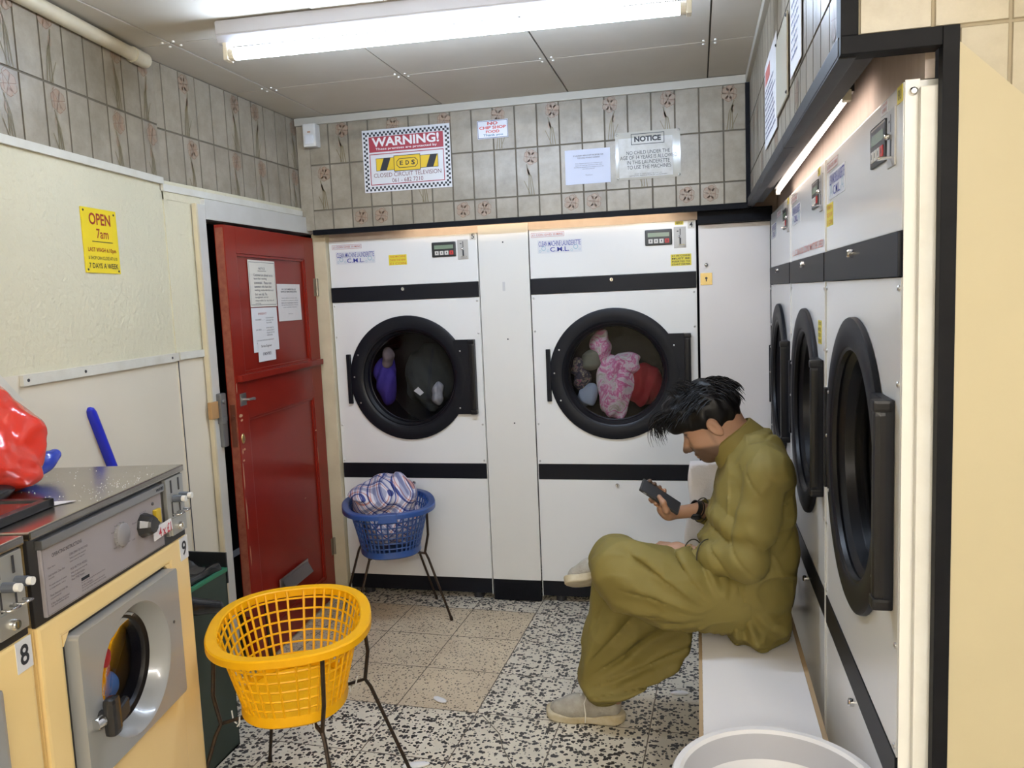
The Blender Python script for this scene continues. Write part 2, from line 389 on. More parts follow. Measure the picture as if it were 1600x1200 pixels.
terr_b = terrazzo('beige_terrazzo', (0.68, 0.565, 0.40), (0.16, 0.125, 0.09), 95.0, 0.25, (0.58, 0.47, 0.33))
floor_j = M('floor_joint', (0.17, 0.14, 0.11), 0.85)

# floor: separate slabs in one floor, laid about two degrees off the dryers
b = B(); b.mi = 2; b.box(-2.6, 1.8, -7.0, 0.7, -0.06, -0.0015); b.mi = 0
an = math.radians(2.2); ca, sa = math.cos(an), math.sin(an); ox, oy, st, gp = -0.541, -0.80, 0.3265, 0.0022
def fl(i, j): return (ox+ca*i*st+sa*j*st, oy-sa*i*st+ca*j*st)
for i in range(-6, 8):
    for j in range(-20, 5):
        if i < 0 and -1 <= j <= 1: b.mi = 1
        else: b.mi = 0
        x0, y0 = fl(i, j)
        if x0 < -2.4 or x0 > 1.6 or y0 > 0.5: continue
        b.poly([(x0+gp*(1 if k in (0, 3) else -1)+ca*st*(k in (1, 2))+sa*st*(k in (2, 3)), y0+gp*(1 if k < 2 else -1)-sa*st*(k in (1, 2))+ca*st*(k in (2, 3)), 0.0) for k in range(4)])
struct('floor', b, [terr_w, terr_b, floor_j], 'speckled black and white terrazzo floor with a patch of beige slabs', 'floor')
b = B(); b.tube([(-0.52, -1.15, 0.0005), (-0.43, -1.26, 0.0005), (-0.40, -1.34, 0.0005), (-0.30, -1.52, 0.0005)], 0.0022, 4); tag(obj('floor_crack', b, floor_j), 'dark crack running across the white terrazzo slab', 'crack', kind='structure')

# ceiling boards with joints and nail heads
b = B(); b.mi = 1; b.box(-2.6, 1.8, -7.0, 0.4, 2.506, 2.56)
xs = [-2.72, -2.105, -1.49, -0.885, -0.275, 0.352, 0.965, 1.8]; ys = [0.4, -0.022, -0.655, -1.32, -1.985, -2.65, -3.31, -3.98, -4.65, -5.3, -6.0, -7.0]
for i in range(len(xs)-1):
    for j in range(len(ys)-1):
        b.mi = 0; g = 0.0032; b.box(xs[i]+g, xs[i+1]-g, ys[j+1]+g, ys[j]-g, 2.4995+0.0012*((i*7+j*3) % 3), 2.512)
        b.mi = 2
        for (x, y, sx, sy) in ((xs[i], ys[j], 1, -1), (xs[i+1], ys[j], -1, -1), (xs[i], ys[j+1], 1, 1), (xs[i+1], ys[j+1], -1, 1)):
            b.cyl((x+sx*.022, y+sy*.022, 2.497), (x+sx*.022, y+sy*.022, 2.503), 0.0048, 8)
struct('ceiling', b, [ceil_m, ceil_j, nail_m], 'dull beige ceiling of nailed boards with thin joints', 'ceiling')

def flower(b, o, u, top, bot, x, flip, full=True):
    """printed daffodil: head near top, stems to bot; o origin, u along the wall, nrm offset in o"""
    def P(a, z): return (o[0]+u[0]*a, o[1]+u[1]*a, z)
    s = -1 if flip else 1; hz = top-0.046; R = 0.026
    b.mi = 2
    for k in range(6):
        a = k*PI/3+0.4; c = (x+s*.006+0.6*R*math.cos(a), hz+0.75*R*math.sin(a))
        b.poly([P(c[0]+R*.55*math.cos(a+q)*(1+.25*math.cos(q)), c[1]+R*.55*math.sin(a+q)*(1+.25*math.cos(q))) for q in [k2*PI/4 for k2 in range(8)]])
    b.mi = 3
    def line(pts, w):
        for (a0, z0), (a1, z1) in zip(pts[:-1], pts[1:]):
            d = Vector((a1-a0, z1-z0)).normalized(); nx, nz = -d.y*w/2, d.x*w/2
            b.poly([P(a0-nx, z0-nz), P(a1-nx, z1-nz), P(a1+nx, z1+nz), P(a0+nx, z0+nz)])
    o2 = o; o = (o[0]+NRM[0]*.0004, o[1]+NRM[1]*.0004)
    for k in range(6):
        a = k*PI/3+0.4; r1 = R*1.25
        line([(x+s*.006+r1*math.cos(a-.45), hz+r1*math.sin(a-.45)), (x+s*.006+r1*1.1*math.cos(a), hz+r1*1.1*math.sin(a)), (x+s*.006+r1*math.cos(a+.45), hz+r1*math.sin(a+.45)), (x+s*.006, hz)], 0.0019)
    line([(x-s*.012, hz-.02), (x-s*.016, hz+.03), (x-s*.006, hz+.040)], 0.0019)
    if full:
        b.mi = 2; c = (x-s*.010, hz-.066)
        b.poly([P(c[0]+.008*math.cos(q), c[1]+.017*math.sin(q)) for q in [k2*PI/4 for k2 in range(8)]])
        b.mi = 4
        for k in range(3):
            w = .010*(k-1); line([(x-s*(.012-.4*w), hz-.03-.02*k), (x+w*.6, (hz+bot)/2), (x+s*.004+w*1.3, bot+.004)], 0.0042)
        line([(x-s*.03, bot+.07), (x-s*.012, bot+.03), (x-s*.002, bot+.004)], 0.0032)
NRM = (0, -1)
def tiles(b, o, u, nrm, w, rows, a0, a1, flowers):
    """tiles over the wall line o + u*a, a0..a1, in rows [(z0,z1)], proud of a grout bed; flowers(i,row) -> None or (offset, flip, full)"""
    global NRM; NRM = nrm
    def P(a, z, e=0.0): return (o[0]+u[0]*a+nrm[0]*e, o[1]+u[1]*a+nrm[1]*e, z)
    g = 0.0021; zb, zt = rows[0][0], rows[-1][1]
    b.mi = 1; f = b.poly([P(a0, zb), P(a1, zb), P(a1, zt), P(a0, zt)])
    n = 0
    for ri, (z0, z1) in enumerate(rows):
        i = 0; a = 0.0
        while a < a1:
            lo, hi = max(a, a0), min(a+w, a1)
            if hi-lo > 0.008:
                b.mi = 0; L, H, Z0, Z1 = lo+g, hi-g, z0+g, z1-g; e = 0.0028; c = 0.0016
                b.poly([P(L+c, Z0+c, e), P(H-c, Z0+c, e), P(H-c, Z1-c, e), P(L+c, Z1-c, e)])
                b.mi = 1
                for q in (((L, Z0), (H, Z0), (H-c, Z0+c), (L+c, Z0+c)), ((H, Z0), (H, Z1), (H-c, Z1-c), (H-c, Z0+c)), ((H, Z1), (L, Z1), (L+c, Z1-c), (H-c, Z1-c)), ((L, Z1), (L, Z0), (L+c, Z0+c), (L+c, Z1-c))):
                    b.poly([P(q[0][0], q[0][1], 0.0005), P(q[1][0], q[1][1], 0.0005), P(q[2][0], q[2][1], e), P(q[3][0], q[3][1], e)])
                fw = flowers(i, ri)
                if fw and hi-lo > w*.9:
                    flower(b, (o[0]+nrm[0]*.0036, o[1]+nrm[1]*.0036), u, z1, z0, a+w*fw[0], fw[1], fw[2])
            a += w; i += 1
# back bulkhead: tiled face over dryers 4 and 5
def fl_back(i, r):
    k = i % 5
    if r == 2: return (.66, False, True) if k == 1 else ((.3, True, True) if k == 4 else None)
    if r == 1: return (.62, False, True) if k == 0 else None
    return (.5, True, False) if k in (2, 3) else None
b = B(); tiles(b, (-1.592, -0.102), (1, 0), (0, -1), 0.1058, [(1.944, 2.043), (2.043, 2.266), (2.266, 2.472)], 0.0, 2.132, fl_back)
b.mi = 0; b.box(-1.66, 0.56, -0.1015, -0.082, 1.944, 2.5)
struct('wall_back', b, TM, 'back bulkhead wall of cloudy beige tiles with printed flowers', 'wall')
b = B(); b.box(-1.66, 0.53, -0.118, -0.1, 2.462, 2.499, 0.004); struct('trim_1', b, M('dull_cornice', (0.44, 0.415, 0.355), .5), 'pale strip along the top of the back tiled wall', 'trim')
b = B(); b.box(0.512, 0.531, -0.125, -0.10, 1.944, 2.463, 0.002); struct('trim_2', b, black_paint, 'black upright strip in the corner of the back tiled wall', 'trim')
b = B(); b.box(-1.60, 0.535, -0.112, -0.088, 1.921, 1.946, 0.002); struct('trim_3', b, black_paint, 'long black trim along the bottom of the back tiled wall', 'trim')
b = B(); b.box(-1.60, 0.32, -0.0878, -0.035, 1.928, 1.94); struct('trim_4', b, brown_wood, 'unpainted brown underside board behind the long black trim', 'trim')
b = B(); b.box(-1.66, 0.66, 0.012, 0.03, 1.893, 2.5); struct('wall_recess', b, lit_board, 'pale backing board above dryers 4 and 5', 'wall')
b = B(); b.box(0.298, 0.628, -0.06, 0.01, 1.868, 1.93, 0.002); b.box(0.298, 0.53, -0.1, 0.01, 1.922, 1.944); struct('trim_5', b, black_paint, 'black header board over the white cupboard in the corner', 'trim')
b = B(); b.box(-1.65, -1.572, -0.035, 0.10, 0, 1.933, 0.004); struct('trim_6', b, cream_trim, 'cream painted post between the red door and dryer 5', 'trim')
b = B(); b.box(-2.7, 0.7, 0.95, 0.99, 0, 2.5); struct('wall_far', b, dark_room, 'wall behind the dryers, coloured dark as if unlit', 'wall')
# right bulkhead
b = B(); fr = lambda i, r: ((.5, i % 2 == 0, True) if (i % 5 in (2, 4) and r == 1) or (i % 5 in (1,) and r == 0) else None)
tiles(b, (0.5335, -0.10), (0, -1), (-1, 0), 0.1058, [(1.95, 2.07), (2.07, 2.29), (2.29, 2.475)], 0.0, 2.40, fr)
b.mi = 0; b.box(0.534, 0.56, -2.5, -0.10, 1.95, 2.5)
struct('wall_right_bulkhead', b, TM, 'tiled right bulkhead above the row of three dryers', 'wall')
b = B(); b.box(0.514, 0.534, -2.49, -0.10, 2.465, 2.499, 0.003); struct('trim_7', b, bpy.data.materials['dull_cornice'], 'pale strip along the top of the right bulkhead', 'trim')
b = B(); b.box(0.517, 0.531, -2.495, -1.65, 1.932, 1.962, 0.0015); b.box(0.517, 0.531, -1.6485, -0.10, 1.932, 1.962, 0.0015)
b.box(0.518, 0.545, -2.495, -1.652, 1.928, 1.9385, 0.001); b.box(0.518, 0.545, -1.648, -0.10, 1.928, 1.9385, 0.001)
struct('trim_8', b, M('black_worn_paint', (0.012, 0.013, 0.016), 0.45, spec=.25, var=(30, (0.035, 0.035, 0.04), .2), stretch=(1, .3, 1)), 'black worn trim along the bottom edge of the right bulkhead', 'trim')
b = B(); b.box(0.5455, 0.586, -2.46, -0.10, 1.944, 1.956); struct('trim_9', b, black_wood, 'rough black soffit board beside the right strip light', 'trim')
b = B(); b.box(0.655, 0.67, -2.46, 0.01, 1.893, 2.5); struct('wall_right_backing', b, lit_board, 'pale backing board lit by the strip light above the right dryers', 'wall')
b = B(); b.box(0.6125, 0.655, -2.46, -0.1, 2.30, 2.32); struct('trim_10', b, black_wood, 'dark board closing the top of the right recess', 'trim')
# near end of the right bulkhead: cream and tiled wall facing the camera
b = B(); tiles(b, (0.546, -2.5045), (1, 0), (0, -1), 0.1085, [(1.957, 2.18), (2.18, 2.40), (2.40, 2.5)], 0.0, 1.2, lambda i, r: None); tiles(b, (0.546, -2.5045), (1, 0), (0, -1), 0.1085, [(1.50, 1.74), (1.74, 1.957)], 0.145, 1.2, lambda i, r: None)
b.mi = 0; b.box(0.69, 1.78, -2.503, -2.44, 0, 2.5); b.box(0.546, 0.69, -2.503, -2.47, 1.958, 2.5)
struct('wall_right_end', b, [tile_mat('near_wall_tile', (0.34, 0.30, 0.215), (0.45, 0.405, 0.305)), M('near_grout', (0.36, 0.31, 0.225), .9)]+TM[2:], 'pale tiled wall facing the camera beside the dryer recess', 'wall')
b = B(); b.prism([(0.690, 0), (1.76, 0), (1.76, 0.90), (0.786, 1.840), (0.690, 1.934)], 'y', -2.512, -2.504)
struct('wall_right_panel', b, cream_flat, 'cream painted panel with a slanting top at the right of the dryer recess', 'wall')
b = B(); b.box(0.667, 0.691, -2.514, -2.49, 0, 1.958, 0.0015); b.box(0.5185, 0.6665, -2.514, -2.472, 1.930, 1.958, 0.0015); b.box(0.519, 0.546, -2.510, -2.47, 1.959, 2.5, 0.0015)
struct('trim_11', b, black_paint, 'black painted frame round the near end of the dryer recess', 'trim')
b = B(); b.box(0.6425, 0.668, -2.489, -2.472, 0, 1.876, 0.002); struct('trim_12', b, M('white_batten', (.74, .745, .72), .35, var=(12, (.66, .65, .61), .2)), 'white upright batten beside the nearest right dryer', 'trim')
# left wall: straight part with the door, slanting part towards the camera
wd = Vector((0.128, -0.9918, 0)); wn = Vector((0.9918, 0.128, 0)); W0 = Vector((-1.667, -1.2, 0))
def wp(a, z, e=0.0):
    p = W0+wd*a+wn*e; return (p.x, p.y, z)
def wall_box(b, a0, a1, z0, z1, e0, e1):
    q = [wp(a, z, e) for e in (e0, e1) for a, z in ((a0, z0), (a1, z0), (a1, z1), (a0, z1))]
    v = [b.bm.verts.new(p) for p in q]
    for f in ((0, 1, 2, 3), (7, 6, 5, 4), (0, 4, 5, 1), (1, 5, 6, 2), (2, 6, 7, 3), (3, 7, 4, 0)): b._f([v[i] for i in f])
b = B(); wall_box(b, 0, 6.0, 1.39, 2.06, -0.06, 0.0); b.box(-1.74, -1.662, -1.2, -1.03, 1.39, 2.06); b.box(-1.74, -1.66, -1.2, -0.0, 1.99, 2.06); b.mi = 1
wall_box(b, 0, 6.0, 0, 1.41, -0.06, 0.001); b.box(-1.74, -1.661, -1.2, -1.03, 0, 1.41)
struct('wall_left', b, [cream, beige], 'cream textured left wall over beige laminate panels', 'wall')
lf1 = {1: (.66, False, True), 3: (.34, True, True)}
def fl_left(i, r):
    k = (i+1) % 5
    if r == 1: return lf1.get(k)
    return (.5, True, True) if (i+1) % 5 in (1, 3) else None
b = B(); tiles(b, (W0.x+wn.x*.004, W0.y+wn.y*.004), (wd.x, wd.y), (wn.x, wn.y), 0.1058, [(2.045, 2.262), (2.262, 2.5)], 0.0, 5.9, fl_left)
b.mi = 0; wall_box(b, 0, 6.0, 2.05, 2.5, -0.06, 0.003)
tiles(b, (-1.668, -0.09), (0, -1), (1, 0), 0.1058, [(2.02, 2.252), (2.252, 2.5)], 0.0, 1.125, lambda i, r: fl_left(i+2, r)); b.mi = 0; b.box(-1.74, -1.669, -1.2, 0.0, 2.05, 2.5)
struct('wall_left_tiles', b, TM, 'band of beige flower tiles along the top of the left wall', 'wall')
b = B(); wall_box(b, 0.0, 6.0, 2.045, 2.07, 0.001, 0.012); b.box(-1.672, -1.655, -1.205, -0.09, 2.02, 2.046); struct('trim_13', b, white_trim, 'white batten under the left wall tiles', 'trim')
b = B(); wall_box(b, 0.0, 0.86, 1.378, 1.408, 0.0015, 0.013); b.box(-1.672, -1.648, -1.195, -1.03, 1.382, 1.41)
b.mi = 1
for a in (0.84, 0.58, 0.05): b.cyl(wp(a, 1.393, .0125), wp(a, 1.393, .0145), 0.005, 8)
struct('trim_14', b, [white_trim, dark_metal], 'white chair rail above the beige laminate on the left wall', 'trim')
b = B(); b.box(-1.6625, -1.6595, -1.1985, -1.194, 0, 1.385); struct('trim_15', b, dark_metal, 'thin dark joint between the beige wall panels', 'trim')
brownwood2 = M('varnished_brown_wood', (0.20, 0.085, 0.05), 0.4, var=(8, (0.13, 0.05, 0.03), .2))
b = B(); b.prism([(0.87, 1.30), (1.10, 1.30), (1.10, 1.62)], 'z', 0, 1); b = B()
v = [wp(a, z, e) for e in (0.0, 0.02) for a, z in ((0.875, 1.34), (0.905, 1.34), (1.17, 1.60), (1.135, 1.60))]; v = [b.bm.verts.new(p) for p in v]
for f in ((0, 1, 2, 3), (7, 6, 5, 4), (0, 4, 5, 1), (1, 5, 6, 2), (2, 6, 7, 3), (3, 7, 4, 0)): b._f([v[i] for i in f])
b.mi = 1; v = [wp(a, z, e) for e in (0.0, 0.015) for a, z in ((0.91, 1.16), (1.3, 1.16), (1.3, 1.72), (0.91, 1.345))]; v = [b.bm.verts.new(p) for p in v]
for f in ((0, 1, 2, 3), (7, 6, 5, 4), (0, 4, 5, 1), (1, 5, 6, 2), (2, 6, 7, 3), (3, 7, 4, 0)): b._f([v[i] for i in f])
struct('trim_16', b, [white_trim, brownwood2], 'slanting white batten and brown board at the end of the chair rail', 'trim')
# walls of the shop outside the picture
shopw = M('shop_wall_paint', (0.62, 0.58, 0.46), 0.7)
b = B(); b.box(1.70, 1.78, -7.0, -2.44, 0, 2.5); struct('wall_right', b, shopw, 'right shop wall behind the camera', 'wall')
b = B(); b.box(-1.4, 1.78, -7.08, -7.0, 0, 2.5); struct('wall_front', b, shopw, 'front shop wall behind the camera', 'wall')
b = B(); b.box(-2.72, -2.68, -1.3, 0.95, 0, 2.5); b.box(-2.7, -1.74, -1.36, -1.3, 0, 2.5); struct('wall_hallway', b, dark_room, 'hallway behind the red door, walls coloured dark as if unlit', 'wall')
# pipe under the ceiling
b = B(); pts = [wp(a, 2.468, .026) for a in (6.0, 3.0, 1.0, 0.10)]; b.tube(pts, 0.023, 14); b.tube([wp(.17, 2.468, .026), wp(.085, 2.468, .026)], 0.027, 14)
tag(obj('pipe', b, M('pipe_paint', (0.62, 0.56, 0.42), .4, var=(9, (.53, .47, .34), .2))), 'cream painted pipe running under the ceiling along the left wall', 'pipe')

# ================================================================== red door, ajar
red = M('red_gloss_paint', (0.20, 0.011, 0.005), 0.28, var=(3, (0.23, 0.015, 0.008), .25), spec=.22)
red_worn = M('chipped_red_paint', (0.17, 0.022, 0.012), 0.35, var=(35, (0.30, 0.10, 0.05), .32))
steel = M('dull_steel', (0.42, 0.42, 0.41), 0.38, 1.0, bump=(40, .1)); brass = M('dull_brass', (0.42, 0.32, 0.14), 0.35, 1.0); alu = M('brushed_aluminium', (0.55, 0.55, 0.56), 0.33, 1.0)
door = thing('door_1', 'red panelled door standing slightly ajar in a grey frame', 'door', (-1.65, 0, 0), kind='structure')
b = B(); b.box(-0.02, 0.012, -1.031, -0.972, 0, 1.99, 0.003); b.box(-0.02, 0.012, -0.9725, 0.0, 1.933, 2.015, 0.003); b.box(-0.09, -0.02, -0.99, -0.972, 0, 1.95); b.box(-0.09, -0.02, -0.955, 0, 1.933, 1.95)
obj('door_frame', b, grey_trim, door)
b = B(); b.box(-0.002, 0.016, -1.041, -1.030, 0, 1.99); obj('frame_bead', b, cream_trim, door)
# leaf frame: x from hinge to latch, y out into the room
hinge = Vector((-1.635, -0.05, 0)); lat = Vector((-1.585, -0.93, 0)); ld = (lat-hinge).normalized()
leaf = bpy.data.objects.new('door_leaf', None); COL.objects.link(leaf); leaf.parent = door
leaf.matrix_local = Matrix.Translation((0, 0, 0))
LM = Matrix.Identity(4); ln = Vector((-ld.y, ld.x, 0))
for i in range(3): LM[i][0] = ld[i]; LM[i][1] = ln[i]; LM[i][2] = (0, 0, 1)[i]
LM.translation = hinge-Vector((-1.65, 0, 0))
b = B(); TH = 0.042; LW = 0.890
lx = [0, 0.115, 0.80, LW]
b.box(0, 0.115, -TH, 0, 0.012, 1.912, 0.002); b.box(0.80, LW, -TH, 0, 0.012, 1.912, 0.002)
b.box(0.115, 0.80, -TH, 0, 1.80, 1.912, 0.002); b.box(0.115, 0.80, -TH, 0, 1.10, 1.292, 0.002); b.box(0.115, 0.80, -TH, 0, 0.012, 0.14, 0.002)
b.box(0.115, 0.80, -TH+.006, -0.014, 1.29, 1.80); b.box(0.115, 0.80, -TH+.006, -0.012, 0.14, 1.10)
for z0, z1, xx in ((1.29, 1.80, .012), (0.14, 1.10, .010)):
    for q in ((0.115, 0.127, z0, z1), (0.788, 0.80, z0, z1), (0.127, 0.788, z0, z0+.012), (0.127, 0.788, z1-.012, z1)): b.box(q[0], q[1], -0.016, -0.004, q[2], q[3], 0.003)
o = obj('door_panel', b, red, leaf)
o.matrix_local = LM
def leafobj(name, b, mt):
    o = obj(name, b, mt, leaf); o.matrix_local = LM; return o
b = B(); b.box(0.02, 0.875, -0.001, 0.024, 1.262, 1.290, 0.004); leafobj('ledge_rail', b, red)
b = B(); b.box(LW-.0005, LW+.0012, -TH+.004, -.004, 0.25, 1.9); leafobj('worn_edge', b, red_worn)
b = B(); b.box(LW+.001, LW+.003, -TH+.010, -.010, 0.99, 1.17); b.cyl((LW, -.02, 1.12), (LW+.012, -.02, 1.12), .008, 10); leafobj('latch_plate', b, M('painted_latch', (0.15, 0.05, 0.03), .4, .4))
b = B(); b.box(0.815, 0.865, 0, 0.004, 1.16, 1.212, 0.001); b.tube([(0.842, 0.003, 1.186), (0.842, 0.03, 1.186), (0.815, 0.034, 1.186), (0.80, 0.034, 1.184)], 0.006, 8); leafobj('door_handle', b, steel)
b = B(); b.lathe([(0, .003), (.012, .003), (.014, 0)], (0.862, 0, 1.022), (0, 1, 0), 20, sx=1, sy=1.6); b.mi = 1; b.box(0.8605, 0.8635, .0031, .0036, 1.012, 1.026); leafobj('keyhole', b, [brass, dark_metal])
b = B(); b.prism([(0.33, 0.246), (0.638, 0.246), (0.638, 0.322), (0.33, 0.322)], 'y', 0, 0.006, 0.001)
v = [(0.345, .008, .312), (0.622, .008, .312), (0.622, .035, .262), (0.345, .035, .262)]
b.poly(v); b.poly([(p[0], p[1]+.002, p[2]) for p in v][::-1]); leafobj('letterbox', b, alu)
for z in (0.28, 1.66):
    b = B(); b.cyl((-.004, .006, z-.045), (-.004, .006, z+.045), 0.007, 10); b.box(0.0, .028, -.001, .002, z-.045, z+.045); leafobj('hinge', b, M('old_hinge', (.30, .26, .20), .4, .8))
b = B(); rp = random.Random(9)
for a, z, w, h in ((.868, 1.12, .018, .009), (.862, 1.10, .012, .006), (.858, .975, .012, .006), (.872, .968, .006, .014), (.884, 1.24, .004, .03), (.880, .86, .004, .07), (.878, .70, .004, .09), (.876, .52, .004, .05), (.12, .93, .012, .005), (.113, .80, .003, .06), (.30, .62, .01, .003), (.87, .93, .010, .005)):
    n = 7; b.poly([(a+w*math.cos(k*2*PI/n)*rp.uniform(.6, 1.1), .0004, z+h*math.sin(k*2*PI/n)*rp.uniform(.6, 1.1)) for k in range(n)])
leafobj('paint_chips', b, M('bare_wood_chip', (.50, .30, .17), .7))
# lock keeper on the frame
b = B(); b.box(0.012, 0.034, -1.005, -0.965, 1.105, 1.225, 0.006); b.cyl((0.02, -.985, 1.100), (0.02, -.985, 1.125), 0.020, 14); b.box(0.012, 0.030, -.998, -.962, 1.0, 1.105, 0.006); b.lathe([(0, .008), (.008, .006), (.010, 0)], (0.034, -.985, 1.19), (1, 0, 0), 14)
obj('lock_keeper', b, M('grey_lock_paint', (0.20, 0.20, 0.20), .4, .6), door)
b = B(); b.box(0.004, 0.022, -1.055, -1.006, 1.125, 1.195, 0.003); obj('wood_block', b, M('raw_wood_block', (.42, .24, .10), .6), door)

# ================================================================== signs and notices
ink = M('black_ink', (0.02, 0.022, 0.03), .6); paper = M('white_paper', (0.74, 0.74, 0.76), .7); paper_w = M('cream_paper', (0.72, 0.69, 0.62), .7); red_ink = M('red_ink', (0.40, 0.02, 0.03), .5)
grey_ink = M('grey_ink', (0.12, 0.12, 0.14), .7)
def sign(name, label, cat, loc, rz, w, h, board, parts, th=0.003, kind=None, tilt=0.0, holes=None, bmat=None):
    """flat sign with its lower left corner at loc, facing local -y; parts = [(name, mat, fn(b))]"""
    t = thing(name, label, cat, loc, rz); t.rotation_euler = (0, tilt, rz)
    b = B(); b.box(0, w, -th, 0, 0, h); obj(board, b, bmat or paper, t)
    for nm, mt, fn in parts:
        b = B(); fn(b); obj(nm, b, mt, t)
    return t
def T(*rows):
    """rows of (text, x0, x1, z0, z1, bold[, y])"""
    def fn(b):
        for r in rows: text_into(b, r[0], r[1], r[2], r[3], r[4], r[6] if len(r) > 6 else -0.0036, r[5])
    return fn
# checkered CCTV warning sign
def chk(b):
    w, h, c = .451, .300, .0105
    nx = round((w-.012)/c); nz = round((h-.012)/c)
    for i in range(nx):
        for k in range(nz):
            if (i < 2 or i >= nx-2 or k < 2 or k >= nz-2) and (i+k) % 2 == 0: rect(b, .006+i*c, .006+(i+1)*c, .006+k*c, .006+(k+1)*c, -.0034)
def eds_red(b):
    rect(b, .034, .417, .192, .266, -.0034); frame_rect(b, .034, .417, .034, .184, .004, -.0034)
def eds_yel(b):
    rect(b, .068, .385, .103, .160, -.0036); rect(b, .160, .296, .094, .168, -.0042)
def eds_blk(b):
    frame_rect(b, .066, .387, .101, .162, .002, -.0039); frame_rect(b, .159, .297, .093, .169, .003, -.0045)
    for x in (.085, .325): b.poly([(x, -.004, .103), (x+.036, -.004, .103), (x+.058, -.004, .160), (x+.022, -.004, .160)])
    X0, X1, Z0, Z1, c = .173, .283, .108, .154, .014
    oc = [(X0+c, Z0), (X1-c, Z0), (X1, Z0+c), (X1, Z1-c), (X1-c, Z1), (X0+c, Z1), (X0, Z1-c), (X0, Z0+c)]; mx, mz = .228, .131
    inn = [(mx+(x-mx)*.945, mz+(z-mz)*.87) for x, z in oc]
    for i in range(8):
        j = (i+1) % 8; b.poly([(oc[i][0], -.0046, oc[i][1]), (oc[j][0], -.0046, oc[j][1]), (inn[j][0], -.0046, inn[j][1]), (inn[i][0], -.0046, inn[i][1])])
    text_into(b, 'E', .190, .207, .121, .142, -.0048, .03); text_into(b, 'D', .220, .238, .121, .142, -.0048, .03); text_into(b, 'S', .250, .268, .120, .143, -.0048, .03)
sign('warning_sign', 'checkered white and red CCTV warning sign on the back tiled wall', 'sign', (-1.305, -0.1056, 2.111), 0, .451, .300, 'board', [
    ('checker_border', ink, chk), ('red_panel', M('sign_red', (.33, .035, .055), .45), eds_red), ('yellow_badge', M('sign_yellow', (.70, .48, .02), .45), eds_yel), ('black_badge_marks', ink, eds_blk),
    ('white_lettering', paper, T(('WARNING!', .050, .396, .218, .262, .03, -.0038), ('These premises are protected by', .068, .384, .198, .212, .015, -.0038))),
    ('grey_lettering', M('dark_red_grey_ink', (.16, .05, .06), .6), T(('CLOSED CIRCUIT TELEVISION', .052, .400, .070, .090, 0), ('061 - 682 7210', .146, .306, .042, .062, 0)))], bmat=M('sign_white', (.66, .67, .70), .3))
sign('food_notice', 'small blue-edged NO CHIP SHOP FOOD notice on the back tiled wall', 'sign', (-0.716, -0.1056, 2.322), 0, .150, .084, 'board', [
    ('blue_edge', M('navy_ink', (.04, .06, .16), .5), lambda b: frame_rect(b, .002, .148, .002, .082, .0025, -.0034)),
    ('red_lettering', M('orange_red_ink', (.55, .05, .03), .5), T(('NO', .050, .100, .062, .077, .03), ('CHIP SHOP', .010, .140, .043, .057, .03), ('FOOD', .042, .108, .025, .038, .03))),
    ('blue_lettering', M('teal_ink', (.03, .16, .28), .5), T(('Thank you', .028, .124, .008, .021, .02)))], bmat=M('notice_white', (.66, .68, .74), .4))
sign('paper_notice', 'blue-white paper notice on the tiles left of the clear NOTICE plate', 'notice', (-0.300, -0.1056, 2.079), 0, .211, .157, 'sheet', [
    ('lettering', grey_ink, T(('IF LAUNDRY BEING LEFT IN DRYER FOR', .040, .180, .126, .132, .01), ('TOO LONG WITHOUT ANYBODY', .058, .164, .115, .121, .01), ('If this happens and you are waiting to use', .048, .174, .090, .0955, 0), ('dryers for washing, feel free to take other', .048, .174, .0815, .087, 0),
     ('laundry out and place it in a basket so you can', .042, .180, .073, .0785, 0), ('use them yourself', .082, .138, .0645, .070, 0), ('Thank you', .094, .128, .036, .042, 0)))], th=.0012, bmat=M('bluish_paper', (.60, .64, .77), .7))
t = sign('notice_plate', 'clear plastic NOTICE plate about children, screwed to the back tiled wall', 'notice', (-0.064, -0.1056, 2.082), 0, .293, .213, 'plate', [
    ('label_backing', M('glue_residue', (.50, .50, .48), .35, var=(25, (.38, .36, .31), .25)), lambda b: rect(b, .015, .258, .010, .186, -.0034)),
    ('title_box', ink, lambda b: frame_rect(b, .072, .222, .155, .204, .0028, -.0036)),
    ('lettering', ink, T(('NOTICE', .087, .207, .167, .192, .045), ('NO CHILD UNDER THE', .050, .246, .112, .128, 0), ('AGE OF 14 YEARS IS ALLOWED', .020, .278, .090, .107, 0), ('IN THIS LAUNDERETTE', .052, .244, .068, .085, 0), ('TO USE THE MACHINES', .052, .250, .046, .063, 0), ('ISSUED IN THE INTEREST OF SAFETY BY', .085, .210, .022, .026, 0), ('NATIONAL ASSOCIATION OF LAUNDERERS', .062, .232, .014, .019, 0)))],
    bmat=M('yellowed_clear_plastic', (.36, .34, .28), .15, coat=.3))
for x, z in ((.008, .205), (.286, .207), (.008, .008), (.286, .009)):
    b = B(); b.sph((x, -.003, z), .005, 10, (1, .6, 1)); obj('screw', b, screw_m, t)
t = thing('motion_sensor', 'small white motion sensor in the top corner of the back tiled wall', 'sensor', (-1.562, -0.13, 2.348))
b = B(); b.box(-.034, .034, -.03, .026, 0, .112, .009); obj('housing', b, M('sensor_plastic', (.62, .62, .60), .4), t)
b = B(); b.box(-.024, .024, -.036, -.02, .012, .058, .008); obj('lens', b, M('sensor_lens', (.68, .70, .74), .25), t)
b = B(); b.box(-.008, .008, -.0312, -.029, .068, .074); obj('indicator', b, M('sensor_amber', (.42, .20, .10), .4), t)
